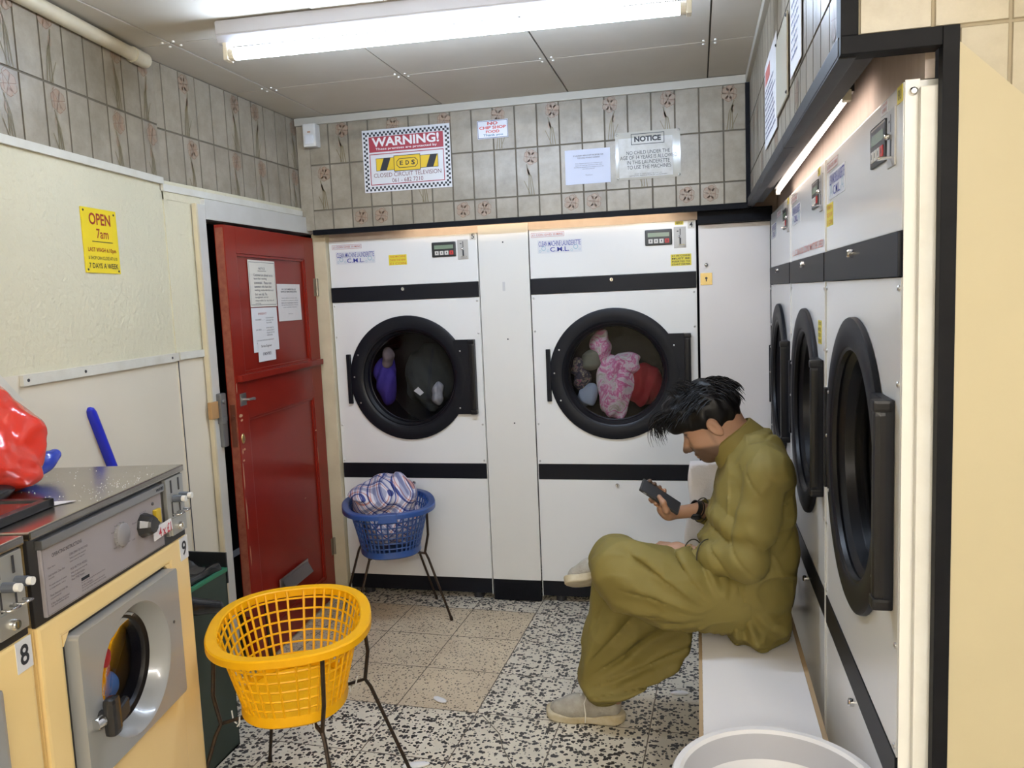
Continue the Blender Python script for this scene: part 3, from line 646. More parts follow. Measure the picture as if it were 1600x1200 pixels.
# yellow OPEN sign on the slanting left wall
OP = wp(0.512, 1.703, .0005); ang = math.atan2(-wd.y, -wd.x)
ylw = M('sign_bright_yellow', (.78, .60, .012), .35); mar = M('maroon_ink', (.30, .02, .015), .5)
t = sign('opening_sign', 'yellow OPEN 7am opening hours sign on the cream left wall', 'sign', OP, ang, .190, .208, 'board', [
    ('maroon_lettering', mar, T(('OPEN', .038, .154, .155, .193, .02), ('7am', .072, .137, .112, .143, .01), ('LAST WASH 6.10pm', .020, .172, .064, .082, .012))),
    ('rule', ink, lambda b: rect(b, .045, .158, .100, .1025, -.0036)),
    ('black_lettering', ink, T(('& SHOP CAN CLOSE AT 6.10', .018, .175, .043, .054, .004), ('7 DAYS A WEEK', .018, .178, .015, .032, .01)))], bmat=ylw)
for x, z in ((.012, .198), (.176, .195), (.012, .010), (.180, .008)):
    b = B(); b.sph((x, -.003, z), .004, 8, (1, .6, 1)); obj('screw', b, dark_metal, t)
# notices taped to the red door (leaf coordinates: 'a' = distance from the hinge)
def leaf_world(a, z, e=0.0):
    p = hinge+ld*a+ln*e; return (p.x, p.y, z)
lang = math.atan2(-ld.y, -ld.x)
sign('door_notice', 'framed paper NOTICE at the upper left of the red door', 'notice', leaf_world(.690, 1.572, -.0105), lang, .255, .206, 'sheet', [
    ('border', grey_ink, lambda b: frame_rect(b, .006, .249, .008, .198, .002, -.0016)),
    ('lettering', grey_ink, T(('NOTICE', .095, .155, .165, .175, 0, -.0016), ('_______', .085, .165, .158, .160, 0, -.0016), ('Customers are advised not to', .045, .225, .135, .147, 0, -.0016), ('leave their washing', .045, .165, .118, .130, 0, -.0016), ('unattended.   Please note', .045, .210, .101, .113, 0, -.0016), ('customers who leave their', .045, .210, .084, .096, 0, -.0016), ('washing unattended do so at', .045, .225, .067, .079, 0, -.0016), ('their own risk. The', .045, .160, .050, .062, 0, -.0016), ('management are not', .045, .170, .036, .046, 0, -.0016), ('responsible for any loss of', .045, .225, .022, .032, 0, -.0016), ('clothing', .045, .095, .011, .019, 0, -.0016)))], th=.001, bmat=paper_w)
sign('door_notice', 'creased white notice at the right, near the middle of the red door', 'notice', leaf_world(.425, 1.500, -.0105), lang, .250, .175, 'sheet', [
    ('lettering', grey_ink, T(('NO CUSTOMERS WILL BE', .045, .200, .147, .154, .01, -.0016), ('SERVED BY MACHINES AFTER', .035, .210, .135, .142, .01, -.0016), ('Please make sure that you have', .040, .210, .105, .111, 0, -.0016), ('enough time to dry your washing', .035, .215, .094, .100, 0, -.0016), ('before the launderette closes for', .035, .215, .083, .089, 0, -.0016), ('the day. Please leave your machines', .035, .215, .072, .078, 0, -.0016), ('as you would like to find them', .050, .200, .061, .067, 0, -.0016), ('Thank you', .100, .150, .030, .036, 0, -.0016)))], th=.001, bmat=M('creased_paper', (.74, .71, .70), .6, bump=(18, .5)))
sign('door_notice', 'long emergency phone list below the framed NOTICE on the red door', 'notice', leaf_world(.690, 1.372, -.0105), lang, .245, .196, 'sheet', [
    ('red_title', M('faded_red_ink', (.45, .10, .09), .6), T(('EMERGENCY', .060, .140, .165, .174, 0, -.0016))),
    ('lettering', grey_ink, T(('WASHERS ...........', .030, .120, .140, .146, 0, -.0016), ('IF NO POWER ON', .130, .205, .146, .152, 0, -.0016), ('COIN INLET TRY', .130, .205, .135, .141, 0, -.0016), ('THE OTHER', .130, .185, .124, .130, 0, -.0016), ('DRYERS ...........', .030, .120, .095, .101, 0, -.0016), ('IF NO HEAT IS', .130, .200, .101, .107, 0, -.0016), ('COMING FROM IT', .130, .205, .090, .096, 0, -.0016), ('PLEASE TRY THE', .130, .205, .079, .085, 0, -.0016), ('OTHER DRYER', .130, .185, .068, .074, 0, -.0016), ('IF YOU HAVE TRIED EVERYTHING AND IT', .030, .195, .047, .053, .01, -.0016), ('IS STILL NOT WORKING,  RING THE...', .030, .195, .036, .042, .01, -.0016)))], th=.001)
sign('door_notice', 'small Service Engineer slip taped over the phone list on the red door', 'notice', leaf_world(.655, 1.328, -.0085), lang, .165, .092, 'sheet', [
    ('lettering', grey_ink, T(('Service Engineer', .028, .130, .060, .074, .01, -.0016), ('07402479031', .040, .120, .026, .040, .01, -.0016)))], th=.001)
# posters on the right bulkhead (facing -x)
def lines(x0, x1, z0, z1, n, seed):
    """rows of handwriting too small to read: broken ink strokes"""
    r = random.Random(seed)
    def fn(b):
        for i in range(n):
            z = z1-(z1-z0)*(i+.7)/n; x = x0; hh = (z1-z0)/n*.42; e = x0+(x1-x0)*r.uniform(.75, 1)
            while x < e:
                w = r.uniform(.012, .035); rect(b, x, min(x+w, e), z, z+hh*r.uniform(.6, 1), -.0026); x += w+.006
    return fn
def rsign(name, label, ya, yb, z0, z1, mats, parts, th=.002):
    return sign(name, label, 'poster', (0.5275, ya, z0), -PI/2, abs(yb-ya), z1-z0, 'sheet', parts, th, bmat=mats)
rsign('wall_poster', 'printed poster with a red heading, farthest of three on the right bulkhead', -0.985, -1.395, 2.03, 2.30, paper, [
    ('red_heading', M('poster_red', (.50, .16, .14), .6), lambda b: rect(b, .03, .20, .20, .245, -.0024)), ('lettering', M('poster_blue_ink', (.10, .11, .20), .6), lines(.03, .38, .02, .19, 9, 3))])
rsign('wall_poster', 'blank yellowed plastic sheet, middle of three on the right bulkhead', -1.40, -1.685, 2.055, 2.262, M('yellowed_sheet', (.56, .53, .44), .25), [('pin', dark_metal, lambda b: [b.sph((x, -.003, z), .005, 8) for x, z in ((.01, .2), (.275, .2), (.275, .01))])], th=.004)
rsign('wall_poster', 'white paper with slanting handwriting, nearest of three on the right bulkhead', -1.745, -1.955, 2.078, 2.27, paper, [('lettering', M('blue_pen', (.16, .18, .32), .6), lines(.03, .18, .03, .17, 7, 5))], th=.0015)
# ================================================================== tumble dryers
dry_white = M('dryer_white_enamel', (0.79, 0.795, 0.79), 0.22, coat=0.15)
dry_edge = M('dryer_edge_enamel', (0.75, 0.75, 0.725), 0.3)
dry_black = M('dryer_black_enamel', (0.006, 0.007, 0.011), 0.45, spec=.22)
rubber = M('black_rubber', (0.006, 0.006, 0.008), 0.36, spec=.3)
drum_m = M('dark_drum_steel', (0.020, 0.020, 0.023), 0.45, 0.4)
door_glass = glass('dryer_door_glass', (.78, .78, .80), 1.28)
lcd = M('lcd_green', (0.20, 0.27, 0.19), 0.25); key_w = M('key_white', (.66, .64, .60), .4); key_r = M('key_red', (.55, .03, .03), .4)
stk_w = M('sticker_white', (.66, .67, .70), .35); stk_y = M('sticker_yellow', (.72, .60, .04), .4); clear_m = M('number_backing', (.56, .55, .50), .3)
navy = M('navy_sticker_ink', (.02, .03, .30), .5); teal = M('teal_sticker_ink', (.30, .48, .56), .5); orange_ink = M('orange_ink', (.58, .20, .04), .5); red_s = M('pale_red_ink', (.52, .17, .13), .5)
chrome = M('chrome', (.75, .75, .76), .14, 1.0)
coin_plate = M('coin_plate_zinc', (.44, .43, .41), .45, .3)
DW = 0.80; ZT, ZB1, ZB2, ZS1, ZS2, ZK = 1.891, 1.652, 1.577, 0.7255, 0.648, 0.117
CX, CZ = 0.403, 1.175
def dryer_base(label, loc, rz, group):
    t = thing('tumble_dryer', label, 'dryer', loc, rz, group)
    def part(n, b, mt, p=t, sm=None): return obj(n, b, mt, p, sm)
    b = B()
    for q in ((0.001, 0.004, ), (DW-0.004, DW-0.001)): b.box(q[0], q[1], 0.0015, 0.62, 0.03, ZT)
    b.box(0.004, DW-0.004, 0.60, 0.62, 0.03, ZT); b.box(0.004, DW-0.004, 0.0015, 0.60, ZT-0.004, ZT); b.box(0.004, DW-.004, 0.03, 0.60, 0.03, 0.036)
    part('cabinet', b, dry_edge)
    b = B(); b.box(0.004, DW-0.004, 0.006, 0.012, 0.035, ZK+.004); part('kick_panel', b, dry_black)
    b = B()
    for x in (0.09, 0.71): b.cyl((x, 0.05, 0), (x, 0.05, 0.04), 0.028, 14)
    part('foot', b, dark_metal)
    b = B(); b.box(0.003, DW-0.003, -0.006, 0.004, ZK, ZS2-.0015, 0.0018); part('lower_panel', b, dry_white)
    b = B(); b.box(0.006, DW-0.006, -0.008, 0.004, ZS2, ZS1, 0.0018); part('lower_band', b, dry_black)
    b = B(); b.plate_hole(0.003, DW-0.003, ZS1+.0015, ZB2-.0015, CX, CZ, 0.285, -0.006, 0.004); part('front_panel', b, dry_white)
    b = B(); b.box(0.003, DW-0.003, -0.012, 0.004, ZB2, ZB1, 0.002); part('control_band', b, dry_black)
    b = B(); b.box(0.002, DW-0.002, -0.006, 0.004, ZB1+.0015, ZT, 0.0025); part('control_panel', b, dry_white)
    # drum
    b = B(); b.lathe([(0.285, 0.004), (0.262, 0.02), (0.262, 0.06), (0.33, 0.07), (0.33, 0.50), (0.0, 0.50)], (CX, 0, CZ), (0, 1, 0), 48)
    for k in range(3):
        a = k*2*PI/3+.5; b.bar((CX+.30*math.cos(a), .07, CZ+.30*math.sin(a)), (CX+.30*math.cos(a), .50, CZ+.30*math.sin(a)), .03, .06, (math.cos(a), 0, math.sin(a)))
    part('drum', b, drum_m)
    # door: ring, seal, glass, handle
    b = B(); b.lathe([(0.250, -0.008), (0.256, -0.018), (0.262, -0.021), (0.313, -0.021), (0.3205, -0.018), (0.322, -0.014), (0.322, -0.0075), (0.312, -0.0065), (0.25, -0.0065), (0.250, -0.008)], (CX, 0, CZ), (0, 1, 0), 72)
    dr = part('door_ring', b, dry_black)
    b = B(); b.lathe([(0.256, -0.018), (0.250, -0.015), (0.246, -0.006), (0.249, 0.0), (0.236, 0.012), (0.232, 0.034), (0.228, 0.036), (0.228, 0.045), (0.262, 0.05)], (CX, 0, CZ), (0, 1, 0), 72); part('door_seal', b, rubber, dr)
    b = B(); b.lathe([(0, 0.030), (0.12, 0.031), (0.232, 0.034)], (CX, 0, CZ), (0, 1, 0), 48); part('door_window', b, door_glass, dr)
    b = B(); b.prism([(0.655, CZ-.190), (0.767, CZ-.190), (0.767, CZ+.190), (0.655, CZ+.190), (0.655, CZ+.150), (0.69, CZ+.10), (0.715, CZ), (0.69, CZ-.10), (0.655, CZ-.150)], 'y', -0.0235, -0.007, 0.0015)
    part('door_handle', b, dry_black, dr)
    b = B(); b.box(0.737, 0.767, -0.040, -0.01, CZ-.172, CZ+.172, 0.010); b.box(0.735, 0.769, -0.042, -0.01, CZ+.168, CZ+.190, 0.006); b.box(0.735, 0.769, -0.042, -0.01, CZ-.190, CZ-.168, 0.006)
    part('handle_grip', b, rubber, dr)
    b = B(); b.box(0.066, 0.088, -0.024, -0.006, CZ-.13, CZ+.13, 0.004); part('door_hinge', b, dry_black, dr)
    for a in (155, 178, 205, 330, 25):
        b = B(); q = math.radians(a); r = .297 if a > 100 and a < 300 else .315
        b.sph((CX+r*math.cos(q), -.0215 if a not in (25, 330) else -.024, CZ+r*math.sin(q)), .0045, 8, (1, .6, 1)); part('screw', b, screw_m, dr)
    for x, z in ((.014, 1.558), (.786, 1.558), (.014, 1.395), (.786, 1.395), (.014, .93), (.786, .93), (.014, .742), (.786, .742)):
        b = B(); b.sph((x, -.007, z), .0055, 10, (1, .6, 1)); part('screw', b, screw_m)
    for x, z, y in ((.40, 1.632, -.012), (.40, .622, -.006)):
        b = B(); b.lathe([(0, -.012), (.007, -.012), (.0095, -.009), (.0095, 0), (.013, .001)], (x, y, z), (0, 1, 0), 18); b.mi = 1; b.box(x-.0015, x+.0015, y-.0128, y-.0118, z-.005, z+.005); part('lock', b, [chrome, dark_metal])
    b = B(); b.box(.563, .689, -.0105, -.004, 1.783, 1.857, .006)
    kp = part('keypad', b, M('keypad_black', (.02, .022, .024), .35) if 'keypad_black' not in bpy.data.materials else bpy.data.materials['keypad_black'])
    b = B(); rect(b, .576, .676, 1.823, 1.842, -.0109); part('display', b, lcd, kp)
    for k in range(4):
        x = .579+k*.0255; b = B(); b.box(x, x+.020, -.0125, -.010, 1.793, 1.813, .001); b.mi = 1; rect(b, x+.008, x+.012, 1.799, 1.808, -.0128); part('button', b, [key_r if k == 3 else key_w, ink], kp)
    b = B(); b.box(.697, .753, -.009, -.004, 1.766, 1.864, .0015); cs = part('coin_slot', b, coin_plate)
    b = B(); rect(b, .7245, .7285, 1.825, 1.855, -.0094); rect(b, .711, .720, 1.842, 1.846, -.0094); b.box(.7225, .7305, -.0098, -.0088, 1.782, 1.812); part('slot', b, dark_metal, cs)
    b = B(); b.sph((.722, -.014, 1.818), .006, 10); b.tube([(.722, -.012, 1.782), (.722, -.030, 1.780), (.745, -.032, 1.780), (.745, -.010, 1.780)], .0022, 6); part('coin_chute', b, chrome, cs)
    return t
def clone(o, parent=None):
    c = o.copy(); COL.objects.link(c)
    if parent: c.parent = parent
    for ch in o.children: clone(ch, c)
    return c
def sticker(t, name, x0, x1, z0, z1, back, rows, y=-.0066):
    b = B(); b.box(x0, x1, y-.0006, y+.0004, z0, z1); s = obj(name, b, back, t)
    for nm, mt, fn in rows:
        b = B(); fn(b); obj(nm, b, mt, s)
    return s
def TY(*rows):
    return T(*[r[:6]+(-.0076,) if len(r) == 6 else r[:5]+(.0, -.0076) for r in rows])
def cml(t, x0, z0, w=.218, h=.064):
    def bubbles(b):
        for cx, cz, r in ((.030, .024, .011), (.052, .012, .006), (.012, .012, .006), (.188, .026, .012), (.168, .011, .006), (.206, .013, .005)):
            b.lathe([(r*.72, 0), (r, 0)], (x0+cx, -.0076, z0+cz), (0, 1, 0), 14)
    sticker(t, 'laundry_sticker', x0, x0+w, z0, z0+h, stk_w, [('blue_lettering', navy, TY(('CLEAN MACHINE LAUNDERETTE', x0+.006, x0+w-.006, z0+.034, z0+.059, .004), ('C.M.L.', x0+.062, x0+w-.062, z0+.007, z0+.029, .012))), ('bubbles', teal, bubbles)])
def coin(t, x0, z0, w=.163, h=.022):
    sticker(t, 'price_sticker', x0, x0+w, z0, z0+h, stk_w, [('red_lettering', red_s, TY(('\u00a31 COIN GIVES \u221e MINS' if False else '\u00a31 COIN GIVES 10 MINS', x0+.006, x0+w-.006, z0+.006, z0+h-.006, .012))), ('red_edge', red_s, lambda b: frame_rect(b, x0, x0+w, z0, z0+h, .0014, -.0074))])
def number(t, s, x0, z0, w=.027, h=.030, back=None):
    sticker(t, 'number_label', x0-.002, x0+w+.002, z0-.003, z0+h+.003, back or clear_m, [('number', ink, TY((s, x0+.006, x0+w-.006, z0+.003, z0+h-.002, .02)))])
def ylabel(t, x0, x1, z0, z1, rows, mt):
    n = len(rows); hh = (z1-z0)/n
    sticker(t, 'yellow_label', x0, x1, z0, z1, stk_y, [('lettering', mt, TY(*[(r, x0+.006, x1-.006, z1-hh*(i+.82), z1-hh*(i+.22), .012) for i, r in enumerate(rows)]))])
G = 'white tumble dryers'
xl5, xl4, XR, y3, wdp = -1.570, -0.508, 0.629, -0.033, 0.812
d5 = dryer_base('white tumble dryer numbered 5, left on the back wall, behind the blue basket', (xl5, 0, 0), 0, G)
d4 = clone(d5); d4.location = (xl4, 0, 0); d4['label'] = 'white tumble dryer numbered 4 on the back wall, tumbling pink flowered laundry'
d3 = clone(d5); d3.location = (XR, y3-.006, 0); d3.rotation_euler.z = -PI/2; d3['label'] = 'farthest white tumble dryer of the right-hand row, by the corner cupboard'
d2 = clone(d5); d2.location = (XR, y3-wdp-.006, 0); d2.rotation_euler.z = -PI/2; d2['label'] = 'middle white tumble dryer of the right-hand row, behind the seated man'
d1 = clone(d5); d1.location = (XR, y3-2*wdp-.006, 0); d1.rotation_euler.z = -PI/2; d1['label'] = 'nearest white tumble dryer of the right-hand row, over the bench end with the basin'
coin(d5, .020, 1.850); cml(d5, .038, 1.772); ylabel(d5, .329, .426, 1.755, 1.807, ['THIS MACHINE', 'TAKES THE NEW', '\u00a31 COIN'], orange_ink); number(d5, '5', .765, 1.862)
coin(d4, .013, 1.853); cml(d4, .043, 1.773); ylabel(d4, .681, .776, 1.683, 1.737, ['\u00a31 IN COINS', 'MUST BE', 'INSERTED TO', 'START DRYER'], ink); ylabel(d4, .703, .742, 1.873, 1.889, ['NEW \u00a31'], ink); number(d4, '4', .764, 1.856)
coin(d1, .012, 1.852); cml(d1, .052, 1.780); ylabel(d1, .008, .104, 1.716, 1.772, ['THIS MACHINE', 'TAKES THE NEW', '\u00a31 COIN'], orange_ink); ylabel(d1, .762, .796, 1.862, 1.889, ['NEW \u00a31'], ink)
sticker(d1, 'price_sticker', .640, .694, 1.866, 1.888, stk_w, [('red_lettering', red_s, TY(('\u00a31 COIN GIVES', .645, .690, 1.880, 1.885, .01), ('10 MINS', .652, .684, 1.870, 1.877, .01)))])
b = B(); b.prism([(0, 0), (.013, 0), (.021, .004), (.0235, .012), (.0235, .034), (0, .034)], 'x', 0, .002); 
coin(d2, .020, 1.852); cml(d2, .048, 1.776); ylabel(d2, .66, .70, 1.866, 1.888, ['NEW \u00a31'], ink); ylabel(d2, .668, .728, 1.405, 1.470, ['\u00a31 IN COINS', 'MUST BE', 'INSERTED TO', 'START DRYER'], ink)
def warn2(b): TY(('\u00a31, \u00a32, 50p & 20p COINS MUST BE USED', .060, .760, 1.664, 1.690, .012))(b)
b = B(); warn2(b); obj('red_lettering', b, red_s, d2)
ylabel(d3, .70, .74, 1.866, 1.888, ['NEW \u00a31'], ink); coin(d3, .30, 1.852); cml(d3, .05, 1.776)
# near side of the nearest dryer: folded flange with its bolt
b = B(); b.box(.808, .8105, -.006, .016, .0, ZT); 
t = d1; o = obj('side_flange', b, dry_edge, t)
b = B(); b.lathe([(0, -.006), (.004, -.006), (.0065, -.004), (.0072, 0)], (.8105, .006, 1.872), (-1, 0, 0), 16); b.mi = 1
obj('bolt', b, [chrome], t)
# filler strips between the right dryers
for i, (y, lab) in enumerate(((y3-wdp, 'thin pale filler strip between the far and middle right dryers'), (y3-2*wdp, 'thin pale filler strip between the middle and nearest right dryers'))):
    b = B(); b.box(XR-.010, XR+.03, y-.0055, y+.0005, 0, ZT-.004); tag(obj('filler_strip', b, dry_edge), lab, 'strip')
# white panel between dryers 5 and 4, cupboard right of dryer 4
t = thing('partition', 'tall white panel between dryers 5 and 4', 'panel', (-0.768, 0, 0))
b = B(); b.box(0.002, .256, -.004, .012, .115, 1.926, .0015); obj('panel_board', b, M('panel_white', (.75, .745, .715), .3), t)
b = B(); b.box(0.004, .254, -.002, .012, 0.004, .114, .001); obj('kick_board', b, black_paint, t)
b = B(); b.box(.118, .131, -.0055, -.004, 1.60, 1.645, .0008); obj('label_ghost', b, M('faded_label', (.58, .58, .58), .4), t)
for x, z in ((.128, 1.84), (.134, 1.36), (.150, .935)):
    b = B(); b.sph((x, -.004, z), .004, 8, (1, .5, 1)); obj('screw', b, dark_metal, t)
t = thing('cupboard', 'tall white cupboard door with a small brass lock, right of dryer 4', 'cupboard', (0.30, 0, 0))
b = B(); b.box(.002, .322, -.006, .010, .04, 1.866, .002); obj('door_board', b, M('cupboard_white', (.76, .725, .71), .28), t)
b = B(); b.box(.008, .062, -.009, -.005, 1.587, 1.643, .001); lp = obj('lock_plate', b, brass, t)
b = B(); b.lathe([(0, 0), (.006, 0)], (.035, -.0094, 1.619), (0, -1, 0), 12); rect(b, .0325, .0375, 1.604, 1.617, -.0094); obj('keyhole', b, dark_metal, lp)
b = B(); b.sph((.036, -.010, 1.680), .010, 14); obj('knob', b, chrome, t)
# ---------------------------------------------------------------- laundry behind the glass
def cloth_blob(name, label, c, r, mt, seed, wrinkle=.03, parent=None, h=.006, cat='laundry', group=None, sq=1.0):
    """crumpled garment: a lump cut by folds that run along a twisting direction"""
    c = np.array(c, np.float32); r = np.array(r, np.float32)
    def f(P):
        Q = P-c; w = wob(P, 16, seed); a = seed*2.1
        run = Q[:, 0]*math.cos(a)+Q[:, 2]*math.sin(a)+w*.035
        rid = np.abs(((run*28+wob(P, 9, seed*3)*.8) % 2)-1)-.5; rid2 = np.abs(((run*11-Q[:, 1]*20+wob(P, 14, seed*1.7)*1.2) % 2)-1)-.5
        return ell(P, c, r)+w*wrinkle*.8+rid*wrinkle*.42+rid2*wrinkle*.55+wob(P, 60, seed)*wrinkle*.05
    lo = c-r-wrinkle*2.5; hi = c+r+wrinkle*2.5
    o = obj(name, sdf_mesh(name, f, lo, hi, h), mt, parent)
    tag(o, label, cat, group); return o
pinkfl = floral('pink_flowered_cotton', [(.30, (.50, .44, .46)), (.42, (.62, .50, .55)), (.47, (.50, .10, .26)), (.53, (.60, .32, .42)), (.58, (.64, .58, .60)), (.66, (.40, .36, .28)), (.72, (.62, .45, .52))], 13)
darkfl = floral('dark_flowered_cotton', [(.40, (.03, .03, .045)), (.52, (.06, .04, .06)), (.55, (.33, .30, .20)), (.60, (.05, .04, .05)), (.64, (.30, .10, .16))], 40)
gx, gz = xl4+CX, CZ
cloth_blob('flowered_sheet', 'pink and white flowered sheet tumbling in dryer 4', (gx-.015, .115, gz-.08), (.09, .055, .165), pinkfl, 1.3, .028)
o = cloth_blob('flowered_pillowcase', 'pink and white pillowcase end folded high in dryer 4', (gx-.08, .12, gz+.12), (.05, .05, .10), pinkfl, 4.1, .026); 
cloth_blob('flowered_sheet', 'crumpled corner of pink sheet in the middle of dryer 4', (gx+.045, .105, gz+.035), (.075, .045, .06), pinkfl, 2.2, .022)
cloth_blob('olive_garment', 'dull olive green garment at the left in dryer 4', (gx-.13, .105, gz+.065), (.055, .04, .06), M('olive_cotton', (.15, .15, .11), .9), 3.7, .024)
cloth_blob('dark_blouse', 'dark garment with pale spots at the left edge of dryer 4', (gx-.185, .12, gz-.02), (.05, .05, .09), darkfl, 5.5, .022)
cloth_blob('blue_garment', 'pale blue garment low at the left in dryer 4', (gx-.155, .12, gz-.125), (.05, .045, .055), M('pale_blue_cotton', (.26, .31, .38), .9), 6.1, .024)
cloth_blob('red_garment', 'deep red garment low at the right in dryer 4', (gx+.135, .15, gz-.065), (.095, .07, .105), M('red_cotton', (.22, .004, .010), .85), 7.4, .024)
gx = xl5+CX
cloth_blob('purple_garment', 'blue purple garment at the left in dryer 5', (gx-.185, .15, gz-.03), (.055, .06, .13), M('purple_cotton', (.055, .035, .30), .85), 8.8, .02)
cloth_blob('white_garment', 'white striped scrap of laundry low at the right in dryer 5', (gx+.10, .16, gz-.10), (.035, .04, .075), M('white_cotton', (.52, .52, .54), .9, var=(30, (.25, .25, .28), .2), stretch=(3, 1, .4)), 9.9, .022)
b = B(); b.poly([(gx+.0, .052, gz-.075), (gx+.035, .050, gz-.10), (gx+.055, .052, gz-.085), (gx+.025, .054, gz-.055)]); b.poly([(gx+.0, .054, gz-.075), (gx+.025, .056, gz-.055), (gx+.055, .054, gz-.085), (gx+.035, .052, gz-.10)]); tag(obj('tissue_scrap', b, paper), 'white scrap of tissue in dryer 5', 'tissue')
cloth_blob('dark_garment', 'grey brown garment near the top left in dryer 5', (gx-.16, .12, gz+.10), (.035, .035, .06), M('grey_brown_cotton', (.22, .17, .17), .9), 11.0, .02)
cloth_blob('dark_towel', 'dark grey towel filling the middle of dryer 5', (gx+.03, .27, gz-.02), (.16, .09, .17), M('dark_towel', (.035, .04, .038), .95), 12.2, .03, h=.014)
# ================================================================== washing machines
w_cream = M('washer_cream_enamel', (0.88, 0.66, 0.31), 0.28, coat=0.25, var=(3, (0.85, 0.63, 0.29), .2)); w_grey = M('washer_grey_panel', (0.30, 0.275, 0.29), 0.42); w_black = M('washer_black_frame', (0.018, 0.017, 0.018), 0.35)
w_door = M('washer_grey_door', (0.285, 0.29, 0.295), 0.22, coat=.4); stainless = M('stainless_top', (0.50, 0.475, 0.44), 0.22, 1.0, bump=(25, .03), var=(7, (.42,.39,.36), .2)); coin_m = M('coin_unit_zinc', (0.50, 0.50, 0.48), 0.36, .7)
wash_glass = glass('washer_bowl_glass', (.85, .85, .88), 1.14)
knob_b = M('knob_black', (.02, .02, .022), .25); grey_txt = M('panel_print', (.07, .065, .075), .6); white_pl = M('white_plastic', (.74, .73, .70), .35)
tag_red = M('tag_red_pen', (.45, .03, .05), .6)
WA = math.atan2(.987, -.16); WD = 0.43; WWD = .645
def washer(label, origin, num, full):
    t = thing('washing_machine', label, 'washing machine', origin, WA, 'cream coin washing machines')
    def part(n, b, mt, p=t, sm=None): return obj(n, b, mt, p, sm)
    b = B(); b.box(.01, WWD-.01, .03, WD, 0, .155); part('plinth', b, dark_metal)
    b = B(); b.box(.002, .012, .012, WD, .15, 1.128); b.box(WWD-.012, WWD-.002, .012, WD, .15, 1.128); b.box(.012, WWD-.012, WD-.01, WD, .15, 1.128); part('side_panel', b, w_cream)
    # front with a rounded recess round the door
    b = B(); b.box(.002, .075, 0, .014, .155, .952, .008); b.box(.54, WWD-.002, 0, .014, .155, .952, .008); b.box(.06, .555, 0, .014, .905, .952, .008); b.box(.06, .555, 0, .014, .155, .548, .012)
    b.prism([(.078, .55), (.10, .55), (.078, .575)], 'y', .002, .014); b.prism([(.54, .55), (.54, .575), (.515, .55)], 'y', .002, .014); b.prism([(.078, .905), (.078, .88), (.10, .905)], 'y', .002, .014); b.prism([(.54, .905), (.515, .905), (.54, .88)], 'y', .002, .014)
    part('front_panel', b, w_cream)
    b = B(); b.plate_hole(.07, .545, .54, .91, .310, .724, .165, .010, .016); part('door_gasket', b, w_black)
    b = B(); b.box(.002, WWD-.002, .004, .03, .952, 1.134, .002); cp = part('control_frame', b, w_black)
    b = B(); b.box(.030, .515, -.004, .006, .963, 1.108, .003); pn = part('control_panel', b, w_grey)
    b = B(); b.box(.024, .518, -.013, .004, 1.106, 1.125, .002); rl = part('trim_rail', b, alu)
    b = B(); text_into(b, 'W100', .475, .512, 1.111, 1.120, -.0136, .02); part('lettering', b, ink, rl)
    # printed instructions
    b = B(); yy = -.0045
    text_into(b, 'OPERATING INSTRUCTIONS', .062, .165, 1.079, 1.087, yy, .012)
    for k, (s, x0, x1, z) in enumerate((('Open door.', .045, .070, 1.058), ('Load machine. Close door', .045, .100, 1.043), ('securely.', .045, .064, 1.036), ('Put equal amounts of powder', .045, .104, 1.022), ('in compartments 1 and 2.', .045, .098, 1.015), ('Please fasten and close the', .045, .102, 1.001), ('compartment lid.', .045, .080, .994), ('If door handle is not turned', .045, .105, .984), ('fully down machine will not', .045, .103, .978), ('COIN-OPERATED MACHINES:', .118, .185, 1.064), ('Select programme required.', .118, .176, 1.055), ('Insert coins to required', .118, .170, 1.048), ('PUSH BUTTON MODEL:', .118, .178, 1.032), ('Select programme required.', .118, .176, 1.023), ('Press in start button.', .118, .166, 1.016), ('Press START button.', .118, .164, 1.009), ('Do not use detergents in excessive doses', .150, .240, .990), ('in this machine.', .150, .190, .984), ('Do not allow children to operate this machine.', .150, .238, .978), ('Do not open the door when machine is running', .150, .240, .972))):
        text_into(b, s, x0, x1, z, z+.0048, yy, 0)
    frame_rect(b, .033, .512, .966, 1.105, .0007, yy)
    for s, x0, x1, z in (('Rapid rinsing', .405, .435, 1.073), ('Slow', .445, .457, 1.058), ('Main wash', .368, .388, 1.058), ('Cold', .362, .374, 1.020), ('Pre-wash', .292, .310, 1.074), ('Extract', .278, .292, 1.062), ('Normal', .330, .348, 1.063), ('Rinse', .282, .294, 1.024), ('Short wash', .332, .352, 1.022)):
        text_into(b, s, x0, x1, z, z+.0042, yy, 0)
    b.mi = 1; rect(b, .150, .180, .996, 1.003, yy-.0002)
    part('panel_print', b, [grey_txt, ink], pn)
    b = B(); b.lathe([(0, -.010), (.024, -.010), (.0275, -.008), (.0275, 0)], (.316, -.004, 1.050), (0, 1, 0), 30)
    for k in range(16): a = k*PI/8; b.box(.316+.0285*math.cos(a)-.0015, .316+.0285*math.cos(a)+.0015, -.010, -.004, 1.050+.0285*math.sin(a)-.0015, 1.050+.0285*math.sin(a)+.0015)
    dl = part('programme_dial', b, M('dial_grey', (.26, .25, .26), .35) if 'dial_grey' not in bpy.data.materials else bpy.data.materials['dial_grey'], pn)
    b = B(); b.lathe([(0, -.030), (.020, -.030), (.024, -.024), (.030, -.006), (.031, 0)], (.418, -.004, 1.043), (0, 1, 0), 10, smooth=False); b.prism([(.430, 1.058), (.455, 1.040), (.430, 1.026)], 'y', -.030, -.006, .001); part('temperature_knob', b, knob_b, pn)
